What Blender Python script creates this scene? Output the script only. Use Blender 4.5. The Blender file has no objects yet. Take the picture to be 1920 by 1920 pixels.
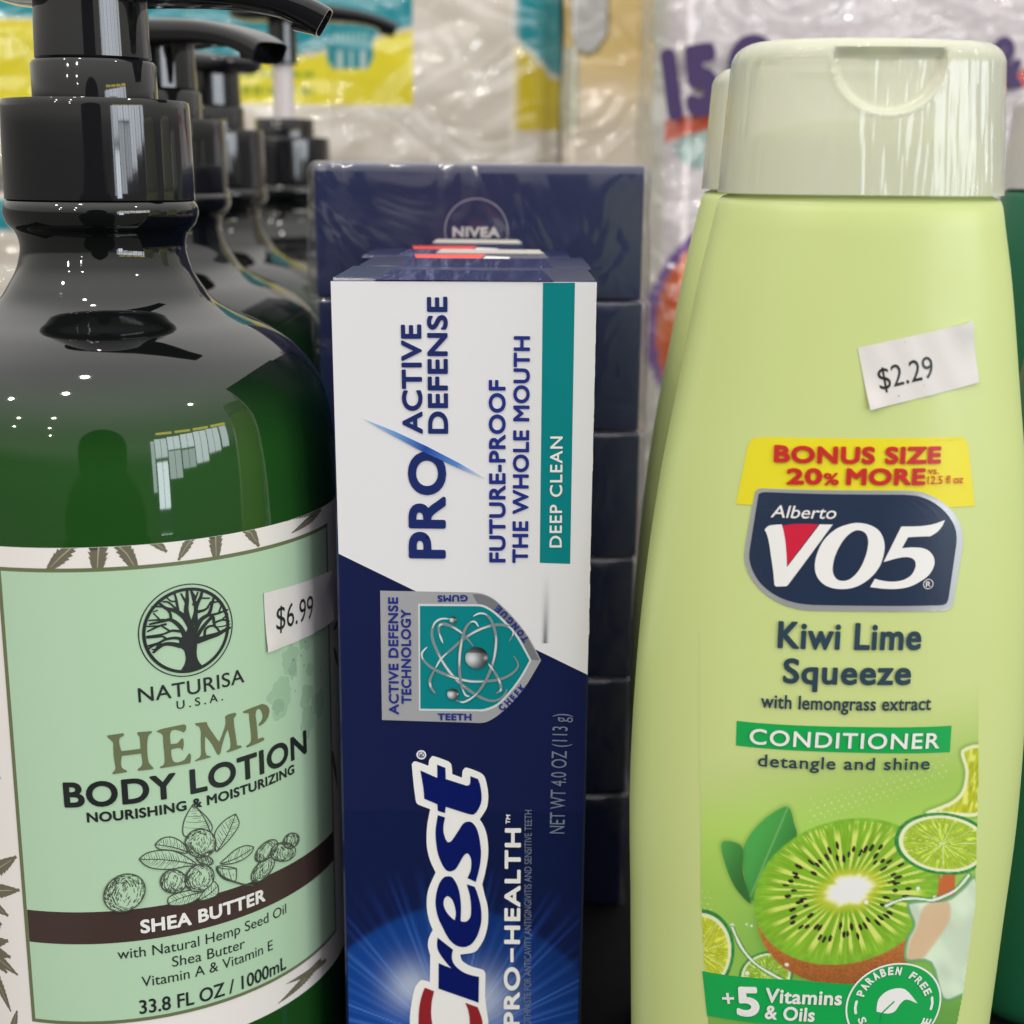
import bpy, math, random
import numpy as np
from mathutils import Vector, Matrix, noise
from mathutils.geometry import tessellate_polygon

scene = bpy.context.scene
COL = scene.collection
rng = random.Random(7)

# ------------------------------------------------------------------ camera
cam_data = bpy.data.cameras.new('camera')
camera = bpy.data.objects.new('camera', cam_data)
COL.objects.link(camera)
scene.camera = camera
cam_data.sensor_width = 36.0
cam_data.lens = 50.1
cam_data.clip_start = 0.01
cam_data.clip_end = 60.0
cam_data.dof.use_dof = True
cam_data.dof.focus_distance = 0.275
cam_data.dof.aperture_fstop = 18.0
camera.matrix_world = (Matrix.Translation((0, 0, 0.2095)) @ Matrix.Rotation(math.radians(90 - 13.4), 4, 'X')
                       @ Matrix.Rotation(math.radians(0.5), 4, 'Z'))

# ------------------------------------------------------------------ world: the dim shop round the shelf
world = bpy.data.worlds.new('World')
scene.world = world
world.use_nodes = True
nt = world.node_tree
nt.nodes.clear()


def wn(kind, **kw):
    n = nt.nodes.new(kind)
    for k, v in kw.items():
        setattr(n, k, v)
    return n


def wmath(op, a, b=None, c=None):
    n = wn('ShaderNodeMath', operation=op)
    for i, x in enumerate((a, b, c)):
        if x is None:
            continue
        if isinstance(x, (int, float)):
            n.inputs[i].default_value = x
        else:
            nt.links.new(x, n.inputs[i])
    return n.outputs[0]


def wmap(x, a, b, c, d):
    n = wn('ShaderNodeMapRange', interpolation_type='SMOOTHSTEP')
    nt.links.new(x, n.inputs['Value'])
    for k, v in zip(('From Min', 'From Max', 'To Min', 'To Max'), (a, b, c, d)):
        n.inputs[k].default_value = v
    return n.outputs['Result']


def wmix(fac, a, b):
    n = wn('ShaderNodeMix', data_type='RGBA')
    for sock, x in ((n.inputs[0], fac), (n.inputs[6], a), (n.inputs[7], b)):
        if isinstance(x, (tuple, float)):
            sock.default_value = x
        else:
            nt.links.new(x, sock)
    return n.outputs[2]


geo = wn('ShaderNodeTexCoord')
sep = wn('ShaderNodeSeparateXYZ')
nt.links.new(geo.outputs['Generated'], sep.inputs[0])
elev = wmath('MULTIPLY', wmath('ARCSINE', sep.outputs[2]), 57.2958)
azim = wmath('MULTIPLY', wmath('ARCTAN2', sep.outputs[0], wmath('MULTIPLY', sep.outputs[1], -1.0)), 57.2958)
CEIL = (1.10, 1.08, 1.05, 1)
CEIL_FAR = (0.50, 0.49, 0.45, 1)
AISLE = (0.16, 0.155, 0.14, 1)
FLOOR = (0.15, 0.14, 0.13, 1)
ceil = wmix(wmap(elev, 8, 60, 0, 1), CEIL_FAR, CEIL)
low = wmix(wmap(elev, -40, -8, 0, 1), FLOOR, AISLE)
room = wmix(wmap(elev, 3, 9, 0, 1), low, ceil)
# the shopper's dark outline in front of the shelf
hx = wmath('DIVIDE', wmath('SUBTRACT', azim, 9.5), 11.5)
hy = wmath('DIVIDE', wmath('SUBTRACT', elev, 8.0), 15.0)
bx = wmath('DIVIDE', wmath('SUBTRACT', azim, 9.5), 22.0)
by = wmath('DIVIDE', wmath('ADD', elev, 38.0), 42.0)
dh = wmath('ADD', wmath('MULTIPLY', hx, hx), wmath('MULTIPLY', hy, hy))
db = wmath('ADD', wmath('POWER', wmath('ABSOLUTE', bx), 3.0), wmath('POWER', wmath('ABSOLUTE', by), 3.0))
body_mask = wmap(wmath('MINIMUM', dh, db), 0.9, 1.15, 1, 0)
room = wmix(body_mask, room, (0.02, 0.02, 0.022, 1))
bg = wn('ShaderNodeBackground')
nt.links.new(room, bg.inputs[0])
bg.inputs[1].default_value = 1.0
wo = wn('ShaderNodeOutputWorld')
nt.links.new(bg.outputs[0], wo.inputs[0])

# ------------------------------------------------------------------ lamps: shop front glass and ceiling spots
def lamp(name, loc, target, size, radiance, color, shape='RECTANGLE'):
    d = bpy.data.lights.new(name, 'AREA')
    d.shape = shape
    d.size = size[0]
    area = size[0] * size[1]
    if shape == 'DISK':
        area = math.pi * size[0] ** 2 / 4
    else:
        d.size_y = size[1]
    d.energy = radiance * math.pi * area
    d.color = color
    o = bpy.data.objects.new(name, d)
    o.location = loc
    o.rotation_euler = (Vector(target) - Vector(loc)).to_track_quat('-Z', 'Y').to_euler()
    COL.objects.link(o)
    return o


# panes of the shop front: azimuth, width, bottom, top, radiance
for az, w, z0, z1, L in [(35.0, .12, -.05, .95, 5.0), (39.5, .36, -.28, .45, 11.0), (39.5, .40, .50, 1.02, 7.0), (46.5, .42, .16, .60, 5.0), (46.5, .42, .63, 1.06, 8.0),
                         (54.0, .44, .30, .58, 4.5), (54.0, .44, .62, 1.09, 8.0), (61.5, .44, .34, 1.12, 7.5), (69.0, .44, .42, 1.15, 7.0), (75.5, .26, .46, 1.16, 6.0)]:
    a = math.radians(az)
    zc = (z0 + z1) / 2
    p = Vector((3.6 * math.sin(a), -3.6 * math.cos(a), zc))
    n = 2 if w > 0.3 else 1
    for q in range(n):
        off = Vector((math.cos(a), math.sin(a), 0)) * ((q - (n - 1) / 2) * w * 0.52)
        lamp('window_light', p + off, Vector((0, 0.3, zc)) + off, (w / n * 0.97, z1 - z0), L * 0.8, (0.84, 0.92, 1.0))
for k in range(4):
    a = math.radians(42 + 10.5 * k)
    p = Vector((3.6 * math.sin(a), -3.6 * math.cos(a), 1.27))
    lamp('window_banner_light', p, (0, 0.3, 1.27), (0.56, 0.15), 4.0, (1.0, 0.80, 0.08))
for x, y in [(-0.42, -0.55), (-1.25, -0.6), (-0.75, -1.9), (-1.6, -1.8), (-1.15, -3.2), (-2.3, -2.8), (-1.5, -4.7),
             (-0.25, -0.05), (1.5, -0.5)]:  # the spot nearest the shelf is added, to brighten the packs behind
    lamp('ceiling_spot_light', (x, y, 1.75), (x * 0.5, 0.2, 0.1), (0.090, 0.090), 105.0, (1.0, 0.95, 0.86), 'DISK')

scene.view_settings.view_transform = 'Standard'
scene.view_settings.look = 'None'
scene.view_settings.exposure = 0.47
scene.view_settings.gamma = 1.0
scene.render.engine = 'CYCLES'
scene.cycles.use_denoising = True
scene.cycles.max_bounces = 8
scene.cycles.transparent_max_bounces = 12
scene.cycles.sample_clamp_indirect = 6.0


# ------------------------------------------------------------------ materials
def lin(r, g, b, k=1.0):
    out = []
    for c in (r, g, b):
        c /= 255.0
        c = c / 12.92 if c <= 0.04045 else ((c + 0.055) / 1.055) ** 2.4
        out.append(min(c * k, 0.93))
    return tuple(out)


def mat(name, rgb, rough=0.4, spec=0.5, coat=0.0, coat_rough=0.05, metal=0.0, bump=0.0, bump_scale=400.0, attr=False,
        vary=0.0, sss=0.0, stretch=None, bump_dist=0.0005, film=False, detail=4):
    m = bpy.data.materials.new(name)
    m.use_nodes = True
    t = m.node_tree
    b = t.nodes['Principled BSDF']
    b.inputs['Base Color'].default_value = (*rgb, 1)
    b.inputs['Roughness'].default_value = rough
    b.inputs['Specular IOR Level'].default_value = spec
    b.inputs['Metallic'].default_value = metal
    b.inputs['Coat Weight'].default_value = coat
    b.inputs['Coat Roughness'].default_value = coat_rough
    if film:
        b.inputs['Coat IOR'].default_value = 1.85
    if sss:
        b.inputs['Subsurface Weight'].default_value = sss
        b.inputs['Subsurface Radius'].default_value = (0.004, 0.004, 0.002)
        b.inputs['Subsurface Scale'].default_value = 1.0
    base = None
    if attr:
        a = t.nodes.new('ShaderNodeVertexColor')
        a.layer_name = 'Col'
        base = a.outputs[0]
        t.links.new(base, b.inputs['Base Color'])
    tc = t.nodes.new('ShaderNodeTexCoord')
    vec = tc.outputs['Object']
    if stretch:
        mp = t.nodes.new('ShaderNodeMapping')
        mp.inputs['Scale'].default_value = stretch
        t.links.new(vec, mp.inputs[0])
        vec = mp.outputs[0]
    if bump:
        n = t.nodes.new('ShaderNodeTexNoise')
        n.inputs['Scale'].default_value = bump_scale
        n.inputs['Detail'].default_value = detail
        n.inputs['Distortion'].default_value = 1.5 if film else 0.0
        t.links.new(vec, n.inputs['Vector'])
        bp = t.nodes.new('ShaderNodeBump')
        bp.inputs['Strength'].default_value = bump
        bp.inputs['Distance'].default_value = bump_dist
        t.links.new(n.outputs[0], bp.inputs['Height'])
        if not film:
            t.links.new(bp.outputs[0], b.inputs['Normal'])
        if coat:
            t.links.new(bp.outputs[0], b.inputs['Coat Normal'])
    if vary:
        n = t.nodes.new('ShaderNodeTexNoise')
        n.inputs['Scale'].default_value = 60.0
        n.inputs['Detail'].default_value = 5
        t.links.new(tc.outputs['Object'], n.inputs['Vector'])
        r = t.nodes.new('ShaderNodeMapRange')
        r.inputs['From Min'].default_value = 0.3
        r.inputs['From Max'].default_value = 0.7
        r.inputs['To Min'].default_value = max(rough - vary, 0.02)
        r.inputs['To Max'].default_value = rough + vary
        t.links.new(n.outputs[0], r.inputs['Value'])
        t.links.new(r.outputs[0], b.inputs['Roughness'])
    return m


def film_mat(name, bump_scale, strength, tint=(1, 1, 1), haze=0.05):
    """clear wrapping film: see-through, with a clear gloss that follows its creases"""
    m = bpy.data.materials.new(name)
    m.use_nodes = True
    t = m.node_tree
    t.nodes.clear()
    tc = t.nodes.new('ShaderNodeTexCoord')
    n = t.nodes.new('ShaderNodeTexNoise')
    n.inputs['Scale'].default_value = bump_scale
    n.inputs['Detail'].default_value = 3
    n.inputs['Distortion'].default_value = 1.2
    t.links.new(tc.outputs['Object'], n.inputs['Vector'])
    bp = t.nodes.new('ShaderNodeBump')
    bp.inputs['Strength'].default_value = strength
    bp.inputs['Distance'].default_value = 0.004
    t.links.new(n.outputs[0], bp.inputs['Height'])
    tr = t.nodes.new('ShaderNodeBsdfTransparent')
    tr.inputs[0].default_value = (*tint, 1)
    gl = t.nodes.new('ShaderNodeBsdfGlossy')
    gl.inputs['Roughness'].default_value = 0.12
    t.links.new(bp.outputs[0], gl.inputs['Normal'])
    df = t.nodes.new('ShaderNodeBsdfDiffuse')
    df.inputs[0].default_value = (0.7, 0.7, 0.7, 1)
    lw = t.nodes.new('ShaderNodeLayerWeight')
    lw.inputs[0].default_value = 0.5
    t.links.new(bp.outputs[0], lw.inputs['Normal'])
    pw = t.nodes.new('ShaderNodeMath')
    pw.operation = 'POWER'
    pw.inputs[1].default_value = 3.0
    t.links.new(lw.outputs['Facing'], pw.inputs[0])
    fr = t.nodes.new('ShaderNodeMath')
    fr.operation = 'MULTIPLY_ADD'
    fr.inputs[1].default_value = 0.5
    fr.inputs[2].default_value = 0.085
    t.links.new(pw.outputs[0], fr.inputs[0])
    m1 = t.nodes.new('ShaderNodeMixShader')
    t.links.new(fr.outputs[0], m1.inputs[0])
    t.links.new(tr.outputs[0], m1.inputs[1])
    t.links.new(gl.outputs[0], m1.inputs[2])
    m2 = t.nodes.new('ShaderNodeMixShader')
    m2.inputs[0].default_value = haze
    t.links.new(m1.outputs[0], m2.inputs[1])
    t.links.new(df.outputs[0], m2.inputs[2])
    o = t.nodes.new('ShaderNodeOutputMaterial')
    t.links.new(m2.outputs[0], o.inputs[0])
    return m


def glass_body_mat():
    """dark green bottle; below the fill line the lotion inside makes it a little greener"""
    m = mat('dark_green_bottle', (0.004, 0.02, 0.006), rough=0.03, spec=0.5, coat=0.3)
    t = m.node_tree
    b = t.nodes['Principled BSDF']
    tc = t.nodes.new('ShaderNodeTexCoord')
    s = t.nodes.new('ShaderNodeSeparateXYZ')
    t.links.new(tc.outputs['Object'], s.inputs[0])
    r = t.nodes.new('ShaderNodeMapRange')
    r.interpolation_type = 'SMOOTHSTEP'
    r.inputs['From Min'].default_value = 0.176
    r.inputs['From Max'].default_value = 0.155
    t.links.new(s.outputs[2], r.inputs['Value'])
    mx = t.nodes.new('ShaderNodeMix')
    mx.data_type = 'RGBA'
    t.links.new(r.outputs[0], mx.inputs[0])
    mx.inputs[6].default_value = (0.004, 0.005, 0.005, 1)
    mx.inputs[7].default_value = (0.014, 0.072, 0.011, 1)
    t.links.new(mx.outputs[2], b.inputs['Base Color'])
    return m


def cap_mat(name, rgb, clear):
    m = bpy.data.materials.new(name)
    m.use_nodes = True
    t = m.node_tree
    b = t.nodes['Principled BSDF']
    b.inputs['Base Color'].default_value = (*rgb, 1)
    b.inputs['Roughness'].default_value = 0.5
    b.inputs['Specular IOR Level'].default_value = 0.5
    tc = t.nodes.new('ShaderNodeTexCoord')
    mp = t.nodes.new('ShaderNodeMapping')
    mp.inputs['Scale'].default_value = (1, 1, 0.04)
    t.links.new(tc.outputs['Object'], mp.inputs[0])
    n = t.nodes.new('ShaderNodeTexNoise')
    n.inputs['Scale'].default_value = 420
    t.links.new(mp.outputs[0], n.inputs['Vector'])
    bp = t.nodes.new('ShaderNodeBump')
    bp.inputs['Strength'].default_value = 1.0
    bp.inputs['Distance'].default_value = 0.0010
    t.links.new(n.outputs[0], bp.inputs['Height'])
    tl = t.nodes.new('ShaderNodeBsdfTranslucent')
    tl.inputs[0].default_value = (*rgb, 1)
    tr = t.nodes.new('ShaderNodeBsdfTransparent')
    m0 = t.nodes.new('ShaderNodeMixShader')
    m0.inputs[0].default_value = 0.16
    t.links.new(b.outputs[0], m0.inputs[1])
    t.links.new(tl.outputs[0], m0.inputs[2])
    m1 = t.nodes.new('ShaderNodeMixShader')
    m1.inputs[0].default_value = clear
    t.links.new(m0.outputs[0], m1.inputs[1])
    t.links.new(tr.outputs[0], m1.inputs[2])
    gl = t.nodes.new('ShaderNodeBsdfGlossy')
    gl.inputs['Roughness'].default_value = 0.07
    t.links.new(bp.outputs[0], gl.inputs['Normal'])
    fr = t.nodes.new('ShaderNodeFresnel')
    fr.inputs[0].default_value = 1.5
    m3 = t.nodes.new('ShaderNodeMixShader')
    t.links.new(fr.outputs[0], m3.inputs[0])
    t.links.new(m1.outputs[0], m3.inputs[1])
    t.links.new(gl.outputs[0], m3.inputs[2])
    t.links.new(m3.outputs[0], t.nodes['Material Output'].inputs[0])
    return m


def alpha_mat(name, rgb, a):
    m = mat(name, rgb, 0.22)
    m.node_tree.nodes['Principled BSDF'].inputs['Alpha'].default_value = a
    return m


GREEN_SKIN = lin(209, 222, 146, 1.0)
M = {
    'shelf': mat('dark_shelf_board', (0.008, 0.008, 0.010), 0.7, spec=0.12, bump=0.1),
    'glass': glass_body_mat(),
    'black': mat('glossy_black_plastic', (0.010, 0.010, 0.012), 0.06, 0.5, coat=0.2, vary=0.02, bump=0.03, bump_scale=90),
    'stem': mat('white_pump_stem', lin(214, 204, 206), 0.35),
    'label_white': mat('white_label', lin(236, 230, 227, 1.05), 0.30, bump=0.02),
    'label_green': mat('pale_green_label', lin(184, 215, 184, 1.0), 0.30, bump=0.02),
    'residue': alpha_mat('sticker_residue', lin(160, 194, 172), 0.22),
    'blue_speck': mat('blue_speck', lin(70, 130, 150), 0.5),
    'olive': mat('olive_print', lin(110, 118, 84), 0.32),
    'leafprint': mat('taupe_leaf_print', lin(114, 110, 92), 0.32),
    'leafvein': mat('pale_vein_print', lin(176, 166, 146), 0.32),
    'brown': mat('dark_brown_print', lin(70, 54, 50), 0.30),
    'ink': mat('dark_ink', lin(36, 42, 42), 0.35),
    'etch': mat('etched_line_ink', lin(78, 84, 74), 0.35),
    'white': mat('white_print', lin(240, 238, 236, 1.05), 0.35),
    'paper': mat('white_sticker_paper', lin(226, 220, 218, 1.05), 0.6, bump=0.08, bump_scale=900),
    'card_navy': mat('navy_carton', lin(18, 28, 74), 0.30, coat=0.15, coat_rough=0.15, bump=0.02, bump_scale=120),
    'foil_navy': mat('navy_foil_edge', lin(15, 25, 72), 0.22, metal=0.35, bump=0.6, bump_scale=300),
    'card_white': mat('white_carton', lin(236, 234, 239, 1.0), 0.28, bump=0.02, bump_scale=150),
    'card_raw': mat('raw_cardboard_edge', lin(240, 234, 226), 0.7),
    'teal': mat('teal_foil', lin(14, 134, 140), 0.22, coat=0.3, vary=0.06),
    'navy': mat('navy_print', lin(32, 46, 110), 0.3),
    'blue': mat('royal_blue_print', lin(38, 52, 138), 0.3),
    'logo_blue': mat('deep_blue_logo', lin(8, 24, 100), 0.25, coat=0.3),
    'logo_red': mat('dark_red_logo', lin(150, 38, 46), 0.3),
    'greyprint': mat('grey_print', lin(118, 128, 152), 0.4),
    'silver': mat('silver_foil', lin(176, 176, 182), 0.34, metal=0.15, vary=0.08, bump=0.05, bump_scale=700),
    'silver_dark': mat('shaded_silver_foil', lin(126, 128, 136), 0.36, metal=0.1),
    'silver_light': mat('pale_silver_print', lin(214, 220, 224), 0.3),
    'silver_mid': mat('mid_silver_print', lin(134, 146, 150), 0.3),
    'art': mat('printed_artwork', (0.5, 0.5, 0.5), 0.24, attr=True, bump=0.02, bump_scale=500),
    'label_art': mat('clear_label_artwork', (0.5, 0.5, 0.5), 0.36, 0.5, vary=0.05, bump=0.02, bump_scale=300, attr=True),
    'card_streak': mat('white_carton_streak', (0.8, 0.8, 0.8), 0.28, attr=True, bump=0.02, bump_scale=150),
    'burst': mat('printed_burst', (0.1, 0.1, 0.5), 0.28, coat=0.15, coat_rough=0.15, attr=True),
    'red_tag': mat('red_sticker', lin(232, 74, 62), 0.45),
    'nivea': mat('navy_blue_box', lin(38, 47, 98), 0.33),
    'lightprint': mat('pale_print', lin(238, 234, 240), 0.4),
    'ringprint': mat('ring_print', lin(170, 164, 186), 0.4),
    'film': film_mat('clear_wrap_film', 24, 0.75, haze=0.012),
    'skin': mat('lime_green_plastic', GREEN_SKIN, 0.36, 0.5, vary=0.05, bump=0.02, bump_scale=300),
    'cap': cap_mat('frosted_clear_cap', lin(252, 247, 218, 1.08), 0.30),
    'capwhite': cap_mat('white_frosted_cap', lin(222, 218, 215), 0.10),
    'darkgreen': mat('dark_green_plastic', lin(36, 108, 78, 0.9), 0.35, 0.4),
    'yellow': mat('yellow_label', lin(240, 226, 40, 1.0), 0.35),
    'red': mat('red_print', lin(206, 46, 42), 0.35),
    'vred': mat('crimson_print', lin(214, 36, 66), 0.32),
    'slate': mat('slate_print', lin(48, 72, 88), 0.35),
    'badge_navy': mat('navy_badge_print', lin(38, 52, 78), 0.3, vary=0.05),
    'badge_silver': mat('silver_badge_rim', lin(200, 202, 204), 0.3, metal=0.5),
    'banner': mat('bright_green_print', lin(22, 170, 82), 0.35),
    'pack': mat('wrapped_roll_print', (0.6, 0.6, 0.6), 0.5, 0.3, coat=1.0, coat_rough=0.05, bump=1.0, bump_scale=19, bump_dist=0.025, attr=True, film=True, detail=2.2, stretch=(1, 1, 1.7)),
    'purple': mat('purple_print', lin(74, 56, 104), 0.4, coat=0.5),
    'violet': mat('violet_print', lin(120, 84, 160), 0.4, coat=0.5),
}

# ------------------------------------------------------------------ print layouts, mm on each surface
LOTION_TEXT=[('NATURISA',-10.88,112.08,9.97,112.43,2.84,{'b': 0.02,'m': 'ink','sp': 1.05}),('U.S.A.',-3.96,109.75,5.19,109.82,1.66,{'b': 0.02,'m': 'ink','sp': 1.5}),('BODY LOTION',-25.58,91.63,26.22,92.21,5.16,{'b': 0.08,'m': 'ink','sp': 1.06}),('NOURISHING & MOISTURIZING',-21.55,88.52,22.03,89.28,2.05,{'b': 0.09,'m': 'ink','sp': 1.06}),('SHEA BUTTER',-12.89,64.38,13.03,64.36,2.89,{'b': 0.09,'m': 'white','sp': 1.05}),('with Natural Hemp Seed Oil',-17.49,59.37,18.43,59.32,2.19,{'b': 0.0,'m': 'ink'}),('Shea Butter',-7.28,56.08,7.8,55.8,2.22,{'b': 0.0,'m': 'ink'}),('Vitamin A & Vitamin E',-13.27,52.8,14.5,52.72,2.23,{'b': 0.0,'m': 'ink'}),('33.8 FL OZ / 1000mL',-13.97,46.89,17.94,46.71,3.03,{'b': 0.035,'m': 'ink'})]
HEMP=[[(-16.9,106.0),(-13.96,106.25),(-13.9,105.77),(-14.11,105.67),(-14.39,105.52),(-14.61,105.35),(-14.73,105.17),(-14.79,104.97),(-14.82,104.7),(-14.81,104.35),(-14.76,103.93),(-14.71,103.55),(-14.64,103.21),(-14.56,102.89),(-14.5,102.67),(-11.03,102.79),(-11.02,103.09),(-11.01,103.52),(-11.01,103.94),(-11.01,104.34),(-11.02,104.75),(-11.06,105.09),(-11.16,105.36),(-11.3,105.56),(-11.41,105.7),(-11.43,106.18),(-8.81,106.09),(-8.79,105.77),(-8.97,105.66),(-9.22,105.5),(-9.43,105.28),(-9.56,104.96),(-9.64,104.57),(-9.71,104.16),(-9.76,103.75),(-9.79,103.32),(-9.81,102.84),(-9.83,102.28),(-9.83,101.67),(-9.81,101.11),(-9.78,100.61),(-9.73,100.16),(-9.62,99.73),(-9.38,99.32),(-9.09,98.93),(-8.88,98.67),(-8.93,98.38),(-11.69,98.36),(-11.71,98.74),(-11.52,98.86),(-11.25,99.03),(-11.04,99.24),(-10.92,99.46),(-10.85,99.72),(-10.82,100.08),(-10.84,100.66),(-10.9,101.34),(-10.94,101.83),(-14.46,101.72),(-14.54,101.4),(-14.64,100.94),(-14.7,100.49),(-14.72,100.08),(-14.7,99.68),(-14.59,99.33),(-14.32,99.04),(-13.96,98.8),(-13.71,98.63),(-13.78,98.33),(-16.33,98.13),(-16.35,98.42),(-16.19,98.58),(-15.97,98.81),(-15.81,99.05),(-15.76,99.25),(-15.75,99.47),(-15.77,99.81),(-15.82,100.37),(-15.88,101.06),(-15.93,101.74),(-15.93,102.41),(-15.92,103.08),(-15.91,103.65),(-15.88,104.03),(-15.87,104.31),(-15.94,104.6),(-16.21,104.97),(-16.57,105.35),(-16.83,105.61)],[(-8.0,105.85),(-7.81,105.96),(-7.49,106.11),(-6.84,106.26),(-5.54,106.37),(-3.9,106.46),(-2.71,106.5),(-2.6,106.41),(-2.45,106.28),(-2.36,106.1),(-2.35,105.83),(-2.4,105.52),(-2.49,105.25),(-2.64,105.07),(-2.83,104.94),(-2.96,104.86),(-3.02,104.94),(-3.11,105.06),(-3.31,105.21),(-3.68,105.39),(-4.14,105.59),(-4.55,105.71),(-4.85,105.7),(-5.09,105.61),(-5.28,105.44),(-5.4,105.21),(-5.47,104.9),(-5.5,104.52),(-5.5,103.99),(-5.46,103.39),(-5.43,102.97),(-5.12,102.93),(-4.69,102.88),(-4.32,102.88),(-4.09,102.96),(-3.92,103.11),(-3.76,103.26),(-3.58,103.44),(-3.41,103.62),(-3.29,103.76),(-3.21,103.73),(-3.1,103.67),(-3.02,103.52),(-2.98,103.19),(-2.97,102.77),(-2.98,102.35),(-3.07,101.93),(-3.19,101.52),(-3.27,101.24),(-3.35,101.4),(-3.47,101.62),(-3.65,101.79),(-3.91,101.88),(-4.23,101.93),(-4.54,101.95),(-4.86,101.92),(-5.18,101.85),(-5.39,101.8),(-5.41,101.5),(-5.43,101.08),(-5.41,100.65),(-5.35,100.22),(-5.26,99.78),(-5.11,99.43),(-4.9,99.2),(-4.64,99.07),(-4.32,99.0),(-3.9,99.02),(-3.43,99.11),(-3.03,99.25),(-2.78,99.45),(-2.61,99.69),(-2.45,99.92),(-2.27,100.13),(-2.09,100.32),(-1.97,100.45),(-1.89,100.36),(-1.78,100.21),(-1.71,99.97),(-1.72,99.55),(-1.76,99.03),(-1.87,98.64),(-1.88,98.46),(-1.95,98.4),(-2.52,98.37),(-4.09,98.36),(-6.12,98.35),(-7.57,98.32),(-7.64,98.68),(-7.44,98.73),(-7.15,98.8),(-6.92,98.95),(-6.8,99.19),(-6.74,99.51),(-6.7,99.89),(-6.68,100.34),(-6.69,100.87),(-6.71,101.44),(-6.74,102.07),(-6.77,102.74),(-6.8,103.37),(-6.79,103.95),(-6.77,104.48),(-6.81,104.91),(-6.97,105.21),(-7.18,105.41),(-7.4,105.57),(-7.62,105.7),(-7.85,105.79)],[(-0.54,106.33),(1.65,106.12),(1.9,105.25),(2.18,104.73),(2.58,103.99),(2.98,103.27),(3.37,102.58),(3.76,101.92),(4.04,101.46),(4.21,101.8),(4.47,102.3),(4.73,102.86),(5.02,103.49),(5.31,104.19),(5.52,104.83),(5.56,105.41),(5.52,105.94),(5.48,106.3),(5.6,106.4),(5.8,106.54),(6.1,106.65),(6.6,106.68),(7.2,106.67),(7.64,106.66),(7.73,106.55),(7.86,106.39),(7.89,106.21),(7.73,105.99),(7.47,105.75),(7.28,105.58),(7.29,105.24),(7.3,104.75),(7.33,104.19),(7.39,103.57),(7.47,102.88),(7.55,102.16),(7.64,101.32),(7.72,100.45),(7.77,99.83),(8.6,99.55),(8.73,99.42),(8.86,99.25),(8.65,99.1),(7.76,99.0),(6.54,98.92),(5.67,98.85),(5.48,99.18),(5.7,99.24),(6.01,99.34),(6.25,99.53),(6.36,99.84),(6.41,100.23),(6.42,100.68),(6.38,101.19),(6.3,101.76),(6.22,102.3),(6.13,102.82),(6.04,103.31),(5.97,103.64),(5.8,103.38),(5.56,102.99),(5.32,102.52),(5.09,101.97),(4.85,101.33),(4.64,100.72),(4.47,100.12),(4.32,99.55),(4.22,99.15),(4.09,99.04),(3.92,98.89),(3.77,98.81),(3.65,98.88),(3.55,99.02),(3.49,99.13),(3.24,99.74),(2.89,100.6),(2.51,101.42),(2.06,102.16),(1.58,102.87),(1.25,103.35),(1.21,102.85),(1.17,102.15),(1.13,101.53),(1.11,101.08),(1.1,100.71),(1.12,100.36),(1.19,99.96),(1.29,99.59),(1.36,99.32),(2.11,98.96),(2.16,98.89),(2.19,98.79),(1.91,98.71),(1.04,98.65),(-0.11,98.59),(-0.94,98.55),(-0.84,98.82),(-0.59,98.9),(-0.25,99.03),(0.03,99.22),(0.17,99.42),(0.26,99.68),(0.31,100.14),(0.35,100.96),(0.36,101.97),(0.37,102.85),(0.41,103.47),(0.44,103.96),(0.44,104.39),(0.38,104.81),(0.28,105.17),(0.2,105.41),(-0.52,105.94)],[(9.38,106.42),(9.59,106.47),(9.93,106.54),(10.51,106.62),(11.58,106.71),(12.92,106.78),(13.91,106.82),(14.23,106.67),(14.68,106.44),(15.07,106.16),(15.33,105.84),(15.53,105.48),(15.63,105.1),(15.63,104.67),(15.53,104.21),(15.33,103.78),(15.02,103.38),(14.62,103.0),(14.21,102.71),(13.78,102.55),(13.34,102.46),(13.03,102.42),(12.86,102.8),(13.13,103.02),(13.5,103.33),(13.78,103.64),(13.9,103.88),(13.94,104.12),(13.93,104.39),(13.87,104.75),(13.76,105.14),(13.62,105.48),(13.45,105.72),(13.26,105.91),(13.06,106.03),(12.86,106.07),(12.66,106.03),(12.49,105.89),(12.36,105.58),(12.28,105.17),(12.22,104.87),(12.26,104.52),(12.33,104.01),(12.39,103.44),(12.44,102.79),(12.49,102.07),(12.53,101.4),(12.56,100.77),(12.57,100.19),(12.58,99.79),(13.74,99.84),(13.96,99.63),(14.2,99.33),(13.95,99.08),(12.75,98.94),(11.12,98.83),(9.97,98.74),(9.84,99.17),(10.1,99.24),(10.47,99.34),(10.77,99.51),(10.92,99.74),(10.99,100.04),(11.03,100.43),(11.03,100.95),(11.0,101.56),(10.95,102.25),(10.89,103.06),(10.82,103.94),(10.76,104.68),(10.73,105.18),(10.71,105.54),(10.69,105.78),(9.51,106.09)]]
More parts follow.
